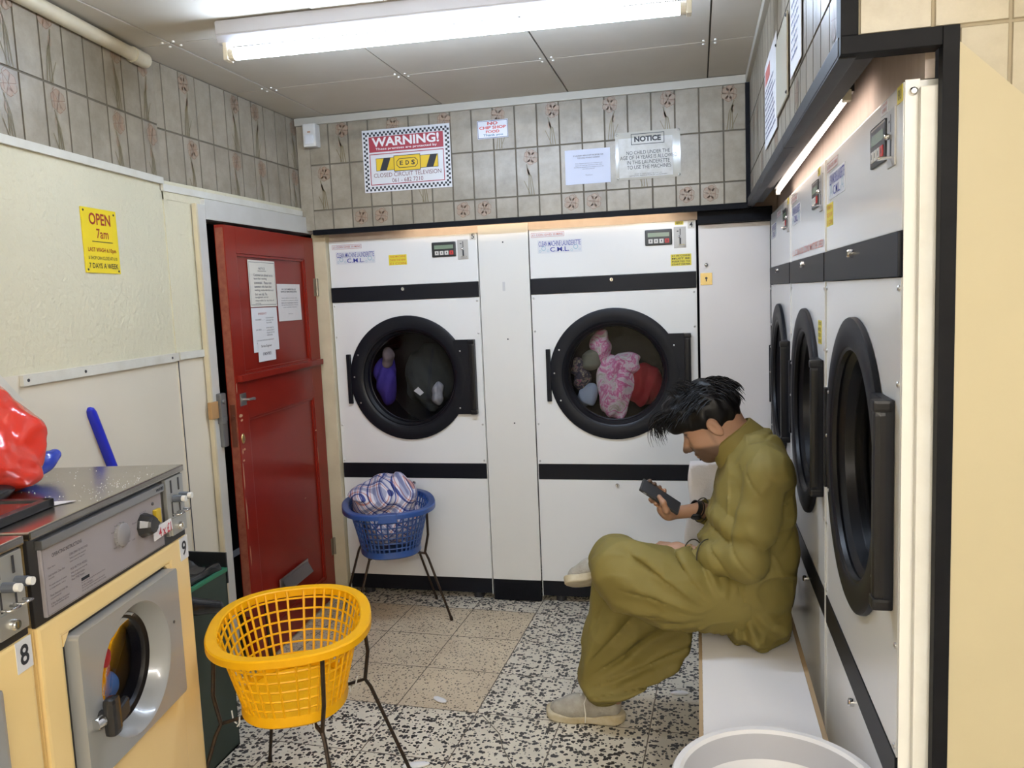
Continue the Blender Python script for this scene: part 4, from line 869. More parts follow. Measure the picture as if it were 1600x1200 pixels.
    b = B(); b.cyl((.468, -.004, 1.084), (.468, -.007, 1.084), .004, 10); part('indicator', b, grey_txt, pn)
    # coin unit
    b = B(); b.box(.540, .634, -.006, .006, .975, 1.128, .002); b.box(.550, .630, -.010, -.004, .974, 1.020, .002); cu = part('coin_unit', b, coin_m)
    b = B()
    for x in (.563, .604): b.box(x, x+.006, -.0075, -.005, 1.088, 1.122); b.box(x, x+.004, -.0075, -.005, 1.024, 1.064)
    part('slot', b, dark_metal, cu)
    for x in (.576, .612):
        b = B(); b.cyl((x, -.004, 1.070), (x, -.030, 1.070), .010, 14); b.mi = 1; b.cyl((x, -.030, 1.070), (x, -.040, 1.070), .008, 14); part('coin_button', b, [M('button_slate', (.08, .09, .11), .35) if 'button_slate' not in bpy.data.materials else bpy.data.materials['button_slate'], white_pl], cu)
        b = B(); b.tube([(x-.014, -.004, 1.030), (x-.014, -.026, 1.030), (x+.012, -.026, 1.030), (x+.012, -.004, 1.030)], .0028, 6); part('coin_hook', b, chrome, cu)
    b = B(); b.lathe([(0, -.014), (.009, -.014), (.011, -.010), (.011, 0)], (.586, -.006, .994), (0, 1, 0), 18); b.mi = 1; b.box(.5845, .5875, -.0206, -.0198, .988, 1.0); part('lock', b, [chrome, brass], cu)
    b = B(); b.box(.596, .641, -.0012, .0006, .889, .951); sk = part('number_label', b, stk_w)
    b = B(); text_into(b, num, .606, .631, .900, .941, -.0016, .02); part('number', b, ink, sk)
    # top
    b = B(); b.box(0, WWD, -.006, WD+.012, 1.132, 1.150, .004); tp = part('worktop', b, stainless)
    # door
    if full:
        b = B(); cx, cz = .310, .724
        b.plate_hole(.092, .528, .556, .896, cx, cz, .155, -.022, .010, 64)
        b.lathe([(.155, -.022), (.150, -.018), (.140, .004), (.126, .030)], (cx, 0, cz), (0, 1, 0), 64)
        bmesh.ops.remove_doubles(b.bm, verts=b.bm.verts[:], dist=.0002)
        dr = part('door', b, w_door)
        bv = dr.modifiers.new('bevel', 'BEVEL'); bv.width = .009; bv.segments = 3; bv.limit_method = 'ANGLE'; bv.angle_limit = math.radians(60)
        b = B(); b.lathe([(.130, .022), (.118, .026), (.112, .034), (.112, .06), (.20, .07)], (cx, 0, cz), (0, 1, 0), 48); part('door_seal', b, rubber, dr)
        b = B(); b.lathe([(.128, .020), (.118, .028), (.095, .044), (.06, .052), (0, .055)], (cx, 0, cz), (0, 1, 0), 48); part('door_window', b, wash_glass, dr)
        b = B(); b.box(.126, .160, -.062, -.036, .650, .735, .011); b.prism([(.158, .70), (.200, .712), (.200, .672), (.158, .66)], 'y', -.058, -.040, .004); b.cyl((.143, -.040, .692), (.143, -.015, .692), .014, 14); part('door_handle', b, knob_b, dr)
        b = B(); b.cyl((.108, -.030, .69), (.127, -.036, .69), .013, 14); part('handle_cap', b, chrome, dr)
        b = B(); b.cyl((.490, -.0235, .762), (.490, -.020, .762), .004, 10); part('screw', b, dark_metal, dr)
        b = B(); b.lathe([(.20, .07), (.24, .08), (.24, .36), (0, .36)], (cx, 0, cz), (0, 1, 0), 40); part('drum', b, drum_m)
    else:
        b = B(); b.box(.092, .528, -.022, .010, .556, .896, .009); part('door', b, w_door)
    return t, pn, cp
wd9 = Vector((.16, -.987, 0)); F9 = Vector((-1.103, -2.003, 0)); N9 = F9+wd9*WWD
t9, pn9, cp9 = washer('cream washing machine numbered 9 with a grey door, beside the green bin', N9, '9', True)
t8, pn8, cp8 = washer('cream washing machine numbered 8, cut off at the left edge of the photo', N9+wd9*.662, '8', False)
cloth_in = Matrix.Translation(N9) @ Matrix.Rotation(WA, 4, 'Z')
for nm, lab, lc, r, mt, sd in (('red_garment', 'red garment behind the glass of washing machine 9', (.295, .125, .765), (.06, .04, .11), M('washed_red', (.42, .02, .025), .8), 2.2), ('blue_garment', 'blue garment low behind the glass of washing machine 9', (.335, .115, .655), (.055, .035, .05), M('washed_blue', (.03, .14, .42), .8), 4.6), ('dark_garment', 'black garment at the right behind the glass of washing machine 9', (.43, .18, .72), (.09, .05, .14), M('washed_black', (.015, .015, .02), .8), 6.3)):
    p = cloth_in @ Vector(lc); cloth_blob(nm, lab, tuple(p), (r[1]+.02, r[0], r[2]), mt, sd, .02)
# price tag and its yellow clip
b = B(); v = [(.446, -.012, 1.024), (.527, -.020, 1.030), (.527, -.022, 1.002), (.446, -.014, .992)]
b.poly(v[::-1]); b.poly([(p[0], p[1]+.0012, p[2]) for p in v]); pt = obj('price_tag', b, paper, t9)
b = B()
text_into(b, '4 x \u00a31', .455, .519, .999, 1.024, -.0228, .02); obj('price', b, tag_red, pt)
b = B(); b.box(.466, .492, -.014, -.004, 1.030, 1.068, .003); obj('yellow_switch', b, M('switch_yellow', (.52, .36, .02), .35), t9)
W9 = Matrix.Translation(N9) @ Matrix.Rotation(WA, 4, 'Z')
def w9(x, y, z): return W9 @ Vector((x, y, z))
# dispenser lid of washer 9 (tinted flap in a black rim)
lid = obj('dispenser_lid', B().box(.0, .01, .0, .01, 0, .01), w_black, t9); bpy.data.objects.remove(lid)
b = B()
L0, L1, y0, y1, z0, z1 = .012, .205, .075, .30, 1.151, 1.170
for q in ((L0, L1, y0, y0+.022), (L0, L1, y1-.022, y1), (L0, L0+.02, y0, y1), (L1-.022, L1, y0, y1)): b.box(q[0], q[1], q[2], q[3], z0, z1, .004)
lid = obj('dispenser_lid', b, w_black, t9)
b = B(); b.box(L0+.015, L1-.015, y0+.015, y1-.015, z0+.004, z1-.004); obj('lid_window', b, M('lid_brown_tint', (.055, .045, .042), .12, coat=.5), lid)
b = B(); b.box(.08, .13, .20, .235, z1-.006, z1+.003, .003); obj('lid_grip', b, w_black, lid)
# things on the washers
b = B(); P = [w9(.17, .10, 1.1512), w9(.245, .05, 1.1512), w9(.225, .30, 1.1512), w9(.02, .32, 1.1512)]
b.poly(P); b.poly([p+Vector((0, 0, .0012)) for p in P][::-1]); tag(obj('paper_sheet', b, paper), 'white paper sheet lying under the black lid on washing machine 9', 'paper')
rr = random.Random(4); b = B()
for k in range(170):
    if k < 120: x, y = rr.gauss(.36, .10), rr.gauss(.06, .05)
    else: x, y = rr.uniform(.3, .62), rr.uniform(.2, .42)
    if .23 < x < .63 and .0 < y < .42: p = w9(x, y, 1.1505); r = rr.uniform(.0005, .0013); b.sph(p, r, 5)
tag(obj('spilled_powder', b, white_pl), 'white washing powder spilled on the steel top of washing machine 9', 'powder', kind='stuff')
# red plastic bag
red_pl = M('red_plastic_film', (0.62, 0.035, 0.018), 0.22, coat=.4); blue_pl = M('blue_plastic_film', (0.02, 0.05, 0.42), 0.25, coat=.4); blk_pl = M('black_plastic_film', (0.012, 0.012, 0.014), 0.25, coat=.3)
def crumple(P, c, s, seed, n_=16):
    r = np.random.RandomState(seed); D = np.zeros(len(P), np.float32); Q = (P-np.array(c, np.float32))
    for k in range(n_):
        n = r.normal(size=3); n /= np.linalg.norm(n); ph = r.uniform(0, 6.28); fr = r.uniform(14, 46)
        D += (np.abs(((Q @ n)*fr/PI+ph) % 2-1)-.5)*(22.0/fr)
    return D*s
def crease_(P): return -(1-np.abs(wob(P, 19, 2.2))*2.2)*(np.abs(wob(P, 19, 2.2)) < .45)-(1-np.abs(wob(P, 33, 4.2))*2.2)*(np.abs(wob(P, 33, 4.2)) < .45)*.5
bc = w9(.325, .315, 1.285)
def f_red(P):
    d = ell(P, (bc.x, bc.y, bc.z-.012), (.092, .140, .140)); d = smin(d, ell(P, (bc.x-.01, bc.y-.02, bc.z+.095), (.07, .10, .05)), .05); d = smin(d, ell(P, (bc.x+.0, bc.y+.0, bc.z-.09), (.085, .12, .05)), .06)
    d = d+crumple(P, bc, .016, 3, 6)+crumple(P, bc, .016, 17, 6)+.004*crease_(P)
    return np.maximum(d, 1.1535-P[:, 2])
tag(obj('plastic_bag', sdf_mesh('plastic_bag', f_red, (bc.x-.2, bc.y-.3, 1.14), (bc.x+.2, bc.y+.22, 1.50), .007), red_pl), 'crumpled glossy red plastic bag on top of the washing machines', 'bag')
b2 = w9(.488, .30, 1.185)
def f_blue(P):
    d = smin(cone(P, (b2.x, b2.y-.06, b2.z-.015), (b2.x+.010, b2.y+.005, b2.z+.012), .030, .022), cone(P, (b2.x+.010, b2.y+.005, b2.z+.008), (b2.x+.014, b2.y+.040, b2.z+.024), .018, .013), .02)+crumple(P, b2, .010, 8, 5)+crumple(P, b2, .006, 18, 5)
    return np.maximum(d, 1.1535-P[:, 2])
tag(obj('plastic_bag', sdf_mesh('blue_bag', f_blue, (b2.x-.1, b2.y-.14, 1.14), (b2.x+.12, b2.y+.13, 1.32), .004), blue_pl), 'small crumpled blue plastic bag peeping out beside the red one', 'bag')
b3 = w9(.30, .235, 1.17)
def f_blk(P):
    return np.maximum(ell(P, (b3.x-.03, b3.y-.06, 1.17), (.05, .09, .030))+crumple(P, b3, .004, 5), 1.1535-P[:, 2])
tag(obj('plastic_bag', sdf_mesh('black_bag', f_blk, (b3.x-.12, b3.y-.2, 1.14), (b3.x+.1, b3.y+.08, 1.22), .006), blk_pl), 'black plastic bag end under the red bag on the washing machines', 'bag')
# blue mop handle leaning on the left wall
mop = thing('mop_handle', 'bright blue pole leaning on the beige wall behind washing machine 9', 'pole', (-1.618, -1.26, 0))
top = Vector((-1.588, -1.765, 1.277)); r0 = Vector((-1.618, -1.26, 0)); b = B(); dd = (top-r0)
b.tube([Vector((0, 0, 0.0)), dd*.5, dd*.985, dd*.995, dd], .0165, 12, [.0165, .0165, .0165, .013, .005]); obj('pole', b, M('blue_plastic', (.012, .022, .46), .35), mop)
# ================================================================== green bin
bg = M('bin_dark_green', (.030, .050, .036), .5, var=(6, (.024, .038, .03), .2)); bg2 = M('bin_rim_green', (.02, .16, .085), .4)
bn = thing('waste_bin', 'dark green waste bin with a black liner, between washing machine 9 and the red door', 'bin', (-1.455, -1.69, 0))
b = B(); hx, hy, th = .105, .225, .004
b.prism([(-hx, -hy), (hx, -hy), (hx, hy), (-hx, hy)], 'z', 0, .006)
for q in ((-hx, -hx+th, -hy, hy), (hx-th, hx, -hy, hy), (-hx, hx, -hy, -hy+th), (-hx, hx, hy-th, hy)): b.box(q[0], q[1], q[2], q[3], 0, .650)
obj('body', b, bg, bn)
b = B()
for q in ((-hx-.004, -hx+.008, -hy-.004, hy+.004), (hx-.008, hx+.004, -hy-.004, hy+.004), (-hx, hx, -hy-.004, -hy+.008), (-hx, hx, hy-.008, hy+.004)): b.box(q[0], q[1], q[2], q[3], .646, .660, .002)
obj('rim', b, bg2, bn)
b = B(); b.box(-hx, hx, hy+.005, hy+.013, .60, .712, .002); obj('lid', b, M('bin_lid_black', (.012, .013, .015), .4), bn)
def f_lin(P):
    Q = P-np.array((-1.455, -1.69, .655), np.float32)
    box_ = np.maximum(np.maximum(np.abs(Q[:, 0])-.106, np.abs(Q[:, 1])-.225), np.abs(Q[:, 2])-.02)
    d = np.maximum(np.linalg.norm(np.stack([np.maximum(np.abs(Q[:, 0])-.085, 0), np.maximum(np.abs(Q[:, 1])-.20, 0), np.maximum(np.abs(Q[:, 2]-.01)-.012, 0)], 1), axis=1)-.017, -1)
    d = smin(d, cone(P, (-1.36, -1.80, .655), (-1.285, -1.63, .585), .03, .016), .03)
    d = smin(d, ell(P, (-1.44, -1.72, .675), (.06, .10, .03)), .03)
    hole = ell(P, (-1.455, -1.58, .70), (.07, .10, .05)); d = smax(d, -hole, .02)
    return d+crumple(P, (-1.4, -1.7, .66), .006, 12)
lin_o = sdf_mesh('bin_liner', f_lin, (-1.60, -1.96, .54), (-1.22, -1.42, .74), .006)
lo = obj('bin_liner', lin_o, blk_pl); lo.parent = bn; lo.location = (1.455, 1.69, 0)
def f_tis(P): return ell(P, (-1.375, -1.84, .715), (.022, .035, .02))+crumple(P, (-1.37, -1.8, .7), .005, 4)
tag(obj('paper_scrap', sdf_mesh('paper_scrap', f_tis, (-1.42, -1.90, .67), (-1.33, -1.78, .76), .004), paper), 'crumpled white paper lying on the liner of the green bin', 'paper')
# ================================================================== baskets on stands
rod_m = M('stand_black_rod', (.022, .018, .016), .4, .5, var=(60, (.06, .035, .02), .2)); tie_m = M('cable_tie_white', (.66, .66, .64), .5)
def sup(a, b_, th, n=2.5):
    c, s = math.cos(th), math.sin(th); return (a*math.copysign(abs(c)**(2/n), c), b_*math.copysign(abs(s)**(2/n), s))
def basket(label, loc, rz, mt, mt_base, hb, nrib, nring, A, Bx, a0, b0, clips):
    t = thing('laundry_basket', label, 'basket', loc, rz)
    H = hb; N = 120
    def ring_pts(f, e=0.0, n=N): return [sup(a0+(A-a0)*f+e, b0+(Bx-b0)*f+e, 2*PI*k/n) for k in range(n)]
    # rim: flat flange with a turned-down lip
    b = B(); prof = [(.000, -.022), (.000, .0), (.004, .003), (.030, .003), (.034, -.001), (.034, -.020), (.031, -.020), (.031, -.003), (.006, -.003), (.004, -.022)]
    rows = []
    for e, dz in prof:
        rows.append([b.bm.verts.new((p[0], p[1], H+dz)) for p in ring_pts(1.0, e)])
    rows.append(rows[0])
    for r1, r2 in zip(rows[:-1], rows[1:]):
        for k in range(N):
            f = b._f((r1[k], r2[k], r2[(k+1) % N], r1[(k+1) % N])); 
            if f: f.smooth = False
    obj('rim', b, mt, t)
    b = B(); rib = .0042
    for k in range(nrib):
        th = 2*PI*(k+.5)/nrib; pts = []
        for i in range(9):
            f = i/8*.985; p = sup(a0+(A-a0)*f, b0+(Bx-b0)*f, th); pts.append((p[0], p[1], .030+(H-.03)*f))
        b.tube(pts, rib, 6)
    for i in range(nring):
        f = (i+.8)/(nring+.6); pr = ring_pts(f, 0.0, 80); z = .03+(H-.03)*f
        b.tube([(p[0], p[1], z) for p in pr]+[(pr[0][0], pr[0][1], z)], rib*.85, 5, cap=False)
    obj('lattice', b, mt, t)
    b = B(); rows = []
    for e, z in ((-.006, .004), (-.012, .0), (.0, .0), (.006, .006), (.004, .034), (.0, .034), (.0, .010)):
        rows.append([b.bm.verts.new((p[0], p[1], z)) for p in ring_pts(0.0, e)])
    for r1, r2 in zip(rows[:-1], rows[1:]):
        for k in range(N): b._f((r1[k], r1[(k+1) % N], r2[(k+1) % N], r2[k]))
    b.poly([(v.co.x, v.co.y, .0) for v in rows[1]][::-1]); b.poly([(v.co.x, v.co.y, .008) for v in rows[-1]])
    obj('base', b, mt_base, t)
    for th in clips:
        p = sup(A+.02, Bx+.02, th); b = B(); q = Matrix.Translation((p[0], p[1], H)) @ Matrix.Rotation(math.atan2(p[1]/Bx**2, p[0]/A**2), 4, 'Z'); b.box(-.018, .020, -.042, .042, -.034, .007, .005, q); obj('handle_clip', b, mt, t)
    return t
def stand(label, loc, rz, H, top, node, foot, zn, wide=0.0):
    t = thing('basket_stand', label, 'stand', loc, rz); T0 = top
    for sx, sy in ((1, 1), (1, -1), (-1, -1), (-1, 1)):
        top = (T0[0]+(wide if sx*sy < 0 else 0), T0[1]+(wide if sx*sy < 0 else 0))
        b = B(); b.tube([(sx*top[0], sy*top[1], H), (sx*(top[0]*.35+node[0]*.65+.01), sy*(top[1]*.35+node[1]*.65+.01), zn+.09), (sx*node[0], sy*node[1], zn), (sx*(node[0]+.012), sy*(node[1]+.012), zn-.03), (sx*foot[0], sy*foot[1], .004)], .0062, 8)
        b.cyl((sx*foot[0], sy*foot[1], 0), (sx*(foot[0]-.004), sy*(foot[1]-.004), .02), .008, 8); obj('leg', b, rod_m, t)
    b = B(); b.tube([(-node[0], -node[1], zn), (node[0], node[1], zn)], .0055, 8); b.tube([(-node[0], node[1], zn-.006), (node[0], -node[1], zn-.006)], .0055, 8); obj('cross_bars', b, rod_m, t)
    for sx, sy in ((1, -1), (-1, -1), (1, 1)):
        b = B(); x, y = sx*node[0]*.80, sy*node[1]*.80
        b.tube([(x, y, zn-.014), (x+.012*sx, y, zn-.006), (x+.016*sx, y+.004, zn+.014), (x+.018*sx, y+.006, zn+.022)], .0024, 5); b.tube([(x-.01*sx, y, zn+.008), (x-.008*sx, y, zn-.012), (x-.004, y-.006*sy, zn-.026)], .0024, 5); obj('cable_tie', b, tie_m, t)
    return t
yel = M('yellow_plastic', (0.84, 0.42, 0.002), 0.42, spec=.3); yel2 = M('yellow_plastic_base', (0.86, 0.44, 0.003), 0.45, spec=.3)
blu = M('blue_basket_plastic', (0.025, 0.075, 0.27), 0.36, coat=.2)
BH = .245; BZ = .388; BR = .633
yc, yrot = (-.918, -1.805), math.atan2(.907, -.42)
basket('empty yellow plastic laundry basket on a black stand, nearest the camera', (yc[0], yc[1], BZ), yrot, yel, yel2, BH, 40, 6, .255, .205, .185, .150, [])
stand('black wire stand under the yellow laundry basket', (yc[0], yc[1], 0), .02, BR-.026, (.160, .160), (.158, .158), (.258, .258), BZ-.0125, .028)
bcx, brot = (-1.19, -.325), math.atan2(.907, -.42)
bb = basket('blue plastic laundry basket full of checked cloth, in front of dryer 5', (bcx[0], bcx[1], BZ-.02), brot, blu, blu, BH-.01, 44, 7, .235, .190, .175, .140, [3.09])
stand('black wire stand under the blue laundry basket', (-1.20, -.285, 0), math.radians(32), BR-.046, (.150, .148), (.135, .13), (.245, .155), BZ-.0325)
# checked cloth heaped in the blue basket
def f_cl(P):
    c = (bcx[0], bcx[1]); Q = P
    d = ell(P, (c[0]-.02, c[1]-.01, .63), (.160, .165, .075)); d = smin(d, ell(P, (c[0], c[1], .52), (.15, .15, .13)), .05)
    d = smin(d, ell(P, (c[0]-.0, c[1]+.02, .68), (.10, .09, .042)), .04); d = smin(d, ell(P, (c[0]-.085, c[1]-.03, .635), (.085, .09, .05)), .03)
    d = smin(d, cone(P, (c[0]+.11, c[1]-.05, .64), (c[0]+.05, c[1]+.02, .70), .035, .04), .02)
    d = d+wob(P, 24, 1.1)*.015+(np.abs(wob(P, 17, 3.3)))*.022-.008
    lim = np.linalg.norm(np.stack([(Q[:, 0]-c[0])/.172, (Q[:, 1]-c[1])/.172], 1), axis=1)-1
    return np.maximum(d, np.where(P[:, 2] < .64, lim*.15, -1))
me = sdf_mesh('checked_cloth', f_cl, (-1.42, -.58, .38), (-.95, -.11, .82), .007)
uv = me.uv_layers.new(name='uv'); n = len(me.loops); vi = np.empty(n, np.int32); me.loops.foreach_get('vertex_index', vi); co = np.empty(len(me.vertices)*3, np.float32); me.vertices.foreach_get('co', co); co = co.reshape(-1, 3)
wx = wob(co, 11, .4)*.016; wy = wob(co, 12, 2.4)*.016
U = np.stack([(co[:, 0]*.8+co[:, 2]*.75+wx)*10, (co[:, 1]*.9-co[:, 2]*.6+co[:, 0]*.45+wy)*10], 1)[vi]; uv.data.foreach_set('uv', U.astype(np.float32).ravel())
tag(obj('checked_cloth', me, plaid('checked_cotton')), 'blue and white checked cloth heaped in the blue basket', 'laundry')
# ================================================================== bench, basin, bags
lam = M('bench_white_laminate', (.80, .775, .77), .28, coat=.1); ply = M('bench_edge_wood', (.46, .33, .19), .6, var=(40, (.36, .25, .14), .2), stretch=(1, .08, 1))
bt = thing('bench', 'long narrow white topped bench in front of the right-hand dryers', 'bench', (.43, -1.6, 0))
b = B(); b.box(-.141, .147, -1.30, .95, .430, .450, .001); obj('bench_top', b, lam, bt)
b = B(); b.box(-.152, -.1415, -1.30, .95, .426, .4495); b.box(.1475, .160, -1.30, .95, .426, .4495); obj('edge_strip', b, ply, bt)
for y in (-1.15, -.1, .78):
    b = B(); b.box(-.10, .12, y-.012, y+.012, 0, .43); obj('support_panel', b, lam, bt)
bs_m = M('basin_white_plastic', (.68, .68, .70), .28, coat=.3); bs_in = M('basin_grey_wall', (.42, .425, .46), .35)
bas = thing('washing_basin', 'round white plastic basin on the near end of the bench', 'basin', (.425, -2.405, .45))
b = B(); b.lathe([(.125, .0), (.135, .004), (.176, .158), (.180, .163), (.196, .166), (.200, .172), (.196, .178), (.184, .178), (.178, .172)], (0, 0, 0), (0, 0, 1), 72); obj('shell', b, bs_m, bas)
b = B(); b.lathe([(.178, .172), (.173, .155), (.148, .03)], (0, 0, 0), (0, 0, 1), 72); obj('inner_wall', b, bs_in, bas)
b = B(); b.lathe([(.148, .03), (.120, .012), (0, .009)], (0, 0, 0), (0, 0, 1), 72); obj('bottom', b, bs_m, bas)
def f_tote(P):
    c = (.328, -.955); Q = P
    w = .088+.004*np.sin(P[:, 2]*13); d = np.maximum(np.abs(P[:, 0]-c[0]-.05*(P[:, 2]-.7))-w-.003*np.sin(P[:, 2]*31), np.abs(P[:, 1]-c[1])-.035-.012*np.sin(P[:, 0]*40+P[:, 2]*12))
    d = np.maximum(d, P[:, 2]-(.945+.10*(P[:, 0]-c[0]))); return np.maximum(d, .4515-P[:, 2])+wob(P, 28, 2.0)*.004
tag(obj('cloth_bag', sdf_mesh('cloth_bag', f_tote, (.20, -1.06, .44), (.50, -.86, 1.0), .008), M('canvas_white', (.60, .555, .53), .85, bump=(120, .2))), 'off-white cloth bag standing on the bench beyond the man', 'bag')
def f_bb(P): return np.maximum(ell(P, (.562, -1.10, .55), (.036, .11, .105))+crumple(P, (.55, -1.05, .55), .006, 21), np.maximum(.4515-P[:, 2], P[:, 0]-.602))
tag(obj('black_bag', sdf_mesh('black_bag2', f_bb, (.48, -1.26, .44), (.62, -.94, .69), .006), M('black_nylon', (.012, .012, .013), .6)), 'black bag wedged behind the man on the bench', 'bag')
# litter
for k, (x, y, w_, h_, a, lab) in enumerate(((-.722, -1.06, .075, .035, -.5, 'crumpled white scrap of paper on the beige slabs'), (-.66, -1.50, .09, .03, .4, 'white scrap of paper on the floor at the bottom edge of the photo'), (.20, -.875, .07, .018, .1, 'pale scrap of paper on the floor beside the bench'))):
    def f_s(P, x=x, y=y, w_=w_, h_=h_, a=a): 
        Q = P-np.array((x, y, .006), np.float32); X = Q[:, 0]*math.cos(a)+Q[:, 1]*math.sin(a); Y = -Q[:, 0]*math.sin(a)+Q[:, 1]*math.cos(a)
        return np.maximum(ell(np.stack([X, Y, Q[:, 2]], 1), (0, 0, 0), (w_/2, h_/2, .008))+crumple(P, (x, y, 0), .0025, 30+k), .0004-P[:, 2])
    tag(obj('paper_scrap', sdf_mesh('scrap', f_s, (x-.07, y-.07, -.004), (x+.07, y+.07, .025), .0028), paper), lab, 'paper')
# ================================================================== the seated man
man = thing('person', 'man in olive tunic and baggy trousers on the bench, looking down at his phone', 'person', (0.44, -1.26, 0.45))
MO = Vector((0.44, -1.26, 0.45))
def mpart(name, me, mt, p=None):
    o = obj(name, me, mt, p or man)
    if p is None: o.location = -MO
    return o
A_ = lambda *v: np.array(v, np.float32)
# head frame: f forward, l to his left (towards -y), u up; pitched forward
hp = math.radians(30); HF = A_(-math.cos(hp), .04, -math.sin(hp)); HF /= np.linalg.norm(HF); HL = A_(.04, -1, 0); HL = HL-HF*(HL @ HF); HL /= np.linalg.norm(HL); HU = np.cross(HF, HL); HU = HU if HU[2] > 0 else -HU
HC = A_(.338, -1.248, 1.128); HR = np.stack([HF, HL, HU], 1)
def hw(f, l, u): return HC+HF*f+HL*l+HU*u
def hl(P): return (P-HC) @ HR
shL, elL, wrL = A_(.487, -1.435, 1.005), A_(.425, -1.475, .745), A_(.262, -1.345, .722)
shR, elR, wrR = A_(.480, -1.085, 1.0), A_(.462, -1.03, .735), A_(.290, -1.135, .812)
def finger(P, pts, r0=.0085, r1=.0070, k=.006):
    n = len(pts); return chain(P, [(A_(*p), r0+(r1-r0)*i/(n-1)) for i, p in enumerate(pts)], k)
# phone held in the right hand
phA, phB = A_(.094, -1.195, .914), A_(.220, -1.185, .826)          # far end, near end of its long axis
pa = (phB-phA)/np.linalg.norm(phB-phA); pn_ = A_(.55, -.30, .78); pn_ -= pa*(pn_ @ pa); pn_ /= np.linalg.norm(pn_); pw = np.cross(pn_, pa); pc = (phA+phB)/2
if pw[1] > 0: pw = -pw                                               # pw points at the camera side
def ph(a, w, n): q = pc+pa*a+pw*w+pn_*n; return (float(q[0]), float(q[1]), float(q[2]))
def f_head(P):
    Q = hl(P); f, l, u = Q[:, 0], Q[:, 1], Q[:, 2]; L = np.abs(l); QS = np.stack([f, L, u], 1)
    d = ell(Q, (-.006, 0, .042), (.098, .075, .090))
    d = smin(d, ell(Q, (.042, 0, -.025), (.060, .060, .078)), .03)
    d = smin(d, ell(QS, (.012, .045, -.055), (.040, .020, .034)), .03)      # jaw angle
    d = smin(d, ell(Q, (.062, 0, -.080), (.030, .030, .022)), .025)         # chin
    d = smin(d, ell(QS, (.072, .026, .020), (.022, .026, .012)), .016)      # brow
    d = smin(d, ell(QS, (.066, .040, -.022), (.024, .020, .016)), .02)      # cheekbone
    d = smax(d, -ell(QS, (.103, .032, .000), (.018, .018, .013)), .010)
    d = smin(d, ell(QS, (.080, .032, -.001), (.013, .016, .0115)), .006)    # lids
    d = smin(d, cone(Q, (.092, 0, .014), (.121, 0, -.030), .0085, .0115), .012)
    d = smin(d, ell(QS, (.108, .0115, -.034), (.011, .0075, .008)), .006)
    d = smax(d, -ell(QS, (.112, .007, -.043), (.006, .0035, .004)), .004)
    d = smin(d, ell(Q, (.094, 0, -.057), (.012, .023, .0065)), .007)
    d = smin(d, ell(Q, (.091, 0, -.067), (.012, .020, .0070)), .006)
    d = smax(d, -ell(Q, (.106, 0, -.0618), (.007, .022, .0014)), .003)
    # ears
    E = np.stack([f+.006-.25*(u-.0), L-.076, u-.002], 1)
    e = ell(E, (0, 0, 0), (.019, .0085, .033)); e = smax(e, -ell(E, (.004, .009, .004), (.010, .006, .021)), .005); d = smin(d, e, .006)
    return d
def f_handR(P):
    """right hand under and round the phone"""
    d = ell(P, ph(.040, .006, -.026), (.030, .034, .026)); d = smin(d, cone(P, ph(.055, .022, -.026), ph(.030, -.018, -.022), .017, .015), .015)
    d = smin(d, cone(P, wrR, ph(.058, .010, -.030), .024, .022), .02)
    # thumb: from the near side of the palm along the edge, tip on the screen
    d = smin(d, finger(P, [ph(.056, .030, -.024), ph(.036, .046, -.004), ph(.012, .043, .013), ph(-.008, .030, .0155)], .0118, .0085, .008), .010)
    for i, (a, ln_) in enumerate(((.010, .0), (-.010, .004), (-.031, .003), (-.050, -.006))):
        a0 = .040-.012*i
        d = smin(d, finger(P, [ph(a0, -.012, -.024), ph(a+.006, -.040, -.020), ph(a-.002, -.047-.3*ln_, -.002), ph(a-.004, -.038, .009)], .0095, .0072, .006), .005)
    # finger tips that show under the near edge
    for a, w in ((-.020, .030), (.002, .034)): d = smin(d, finger(P, [ph(a+.02, -.005, -.024), ph(a+.005, .016, -.021), ph(a-.006, w, -.013)], .0095, .0075, .006), .004)
    return d
hL = A_(.188, -1.298, .722)
def f_handL(P):
    """left hand lying loosely curled on the lap"""
    d = cone(P, wrL, hL+A_(.030, -.012, .003), .024, .023); d = smin(d, ell(P, hL+A_(.012, 0, .0), (.036, .030, .020)), .018)
    for i in range(4):
        y = .026-.0175*i; k = (.0, .006, .004, -.004)[i]
        d = smin(d, finger(P, [hL+A_(.0, y, .006), hL+A_(-.030-k, y+.004, .006), hL+A_(-.046-k, y+.004, -.010), hL+A_(-.036-k, y+.002, -.027)], .0098, .0078, .006), .006)
    d = smin(d, finger(P, [hL+A_(.025, -.026, .0), hL+A_(.000, -.040, -.004), hL+A_(-.022, -.036, -.010), hL+A_(-.036, -.026, -.014)], .0115, .0088, .006), .008)
    return d
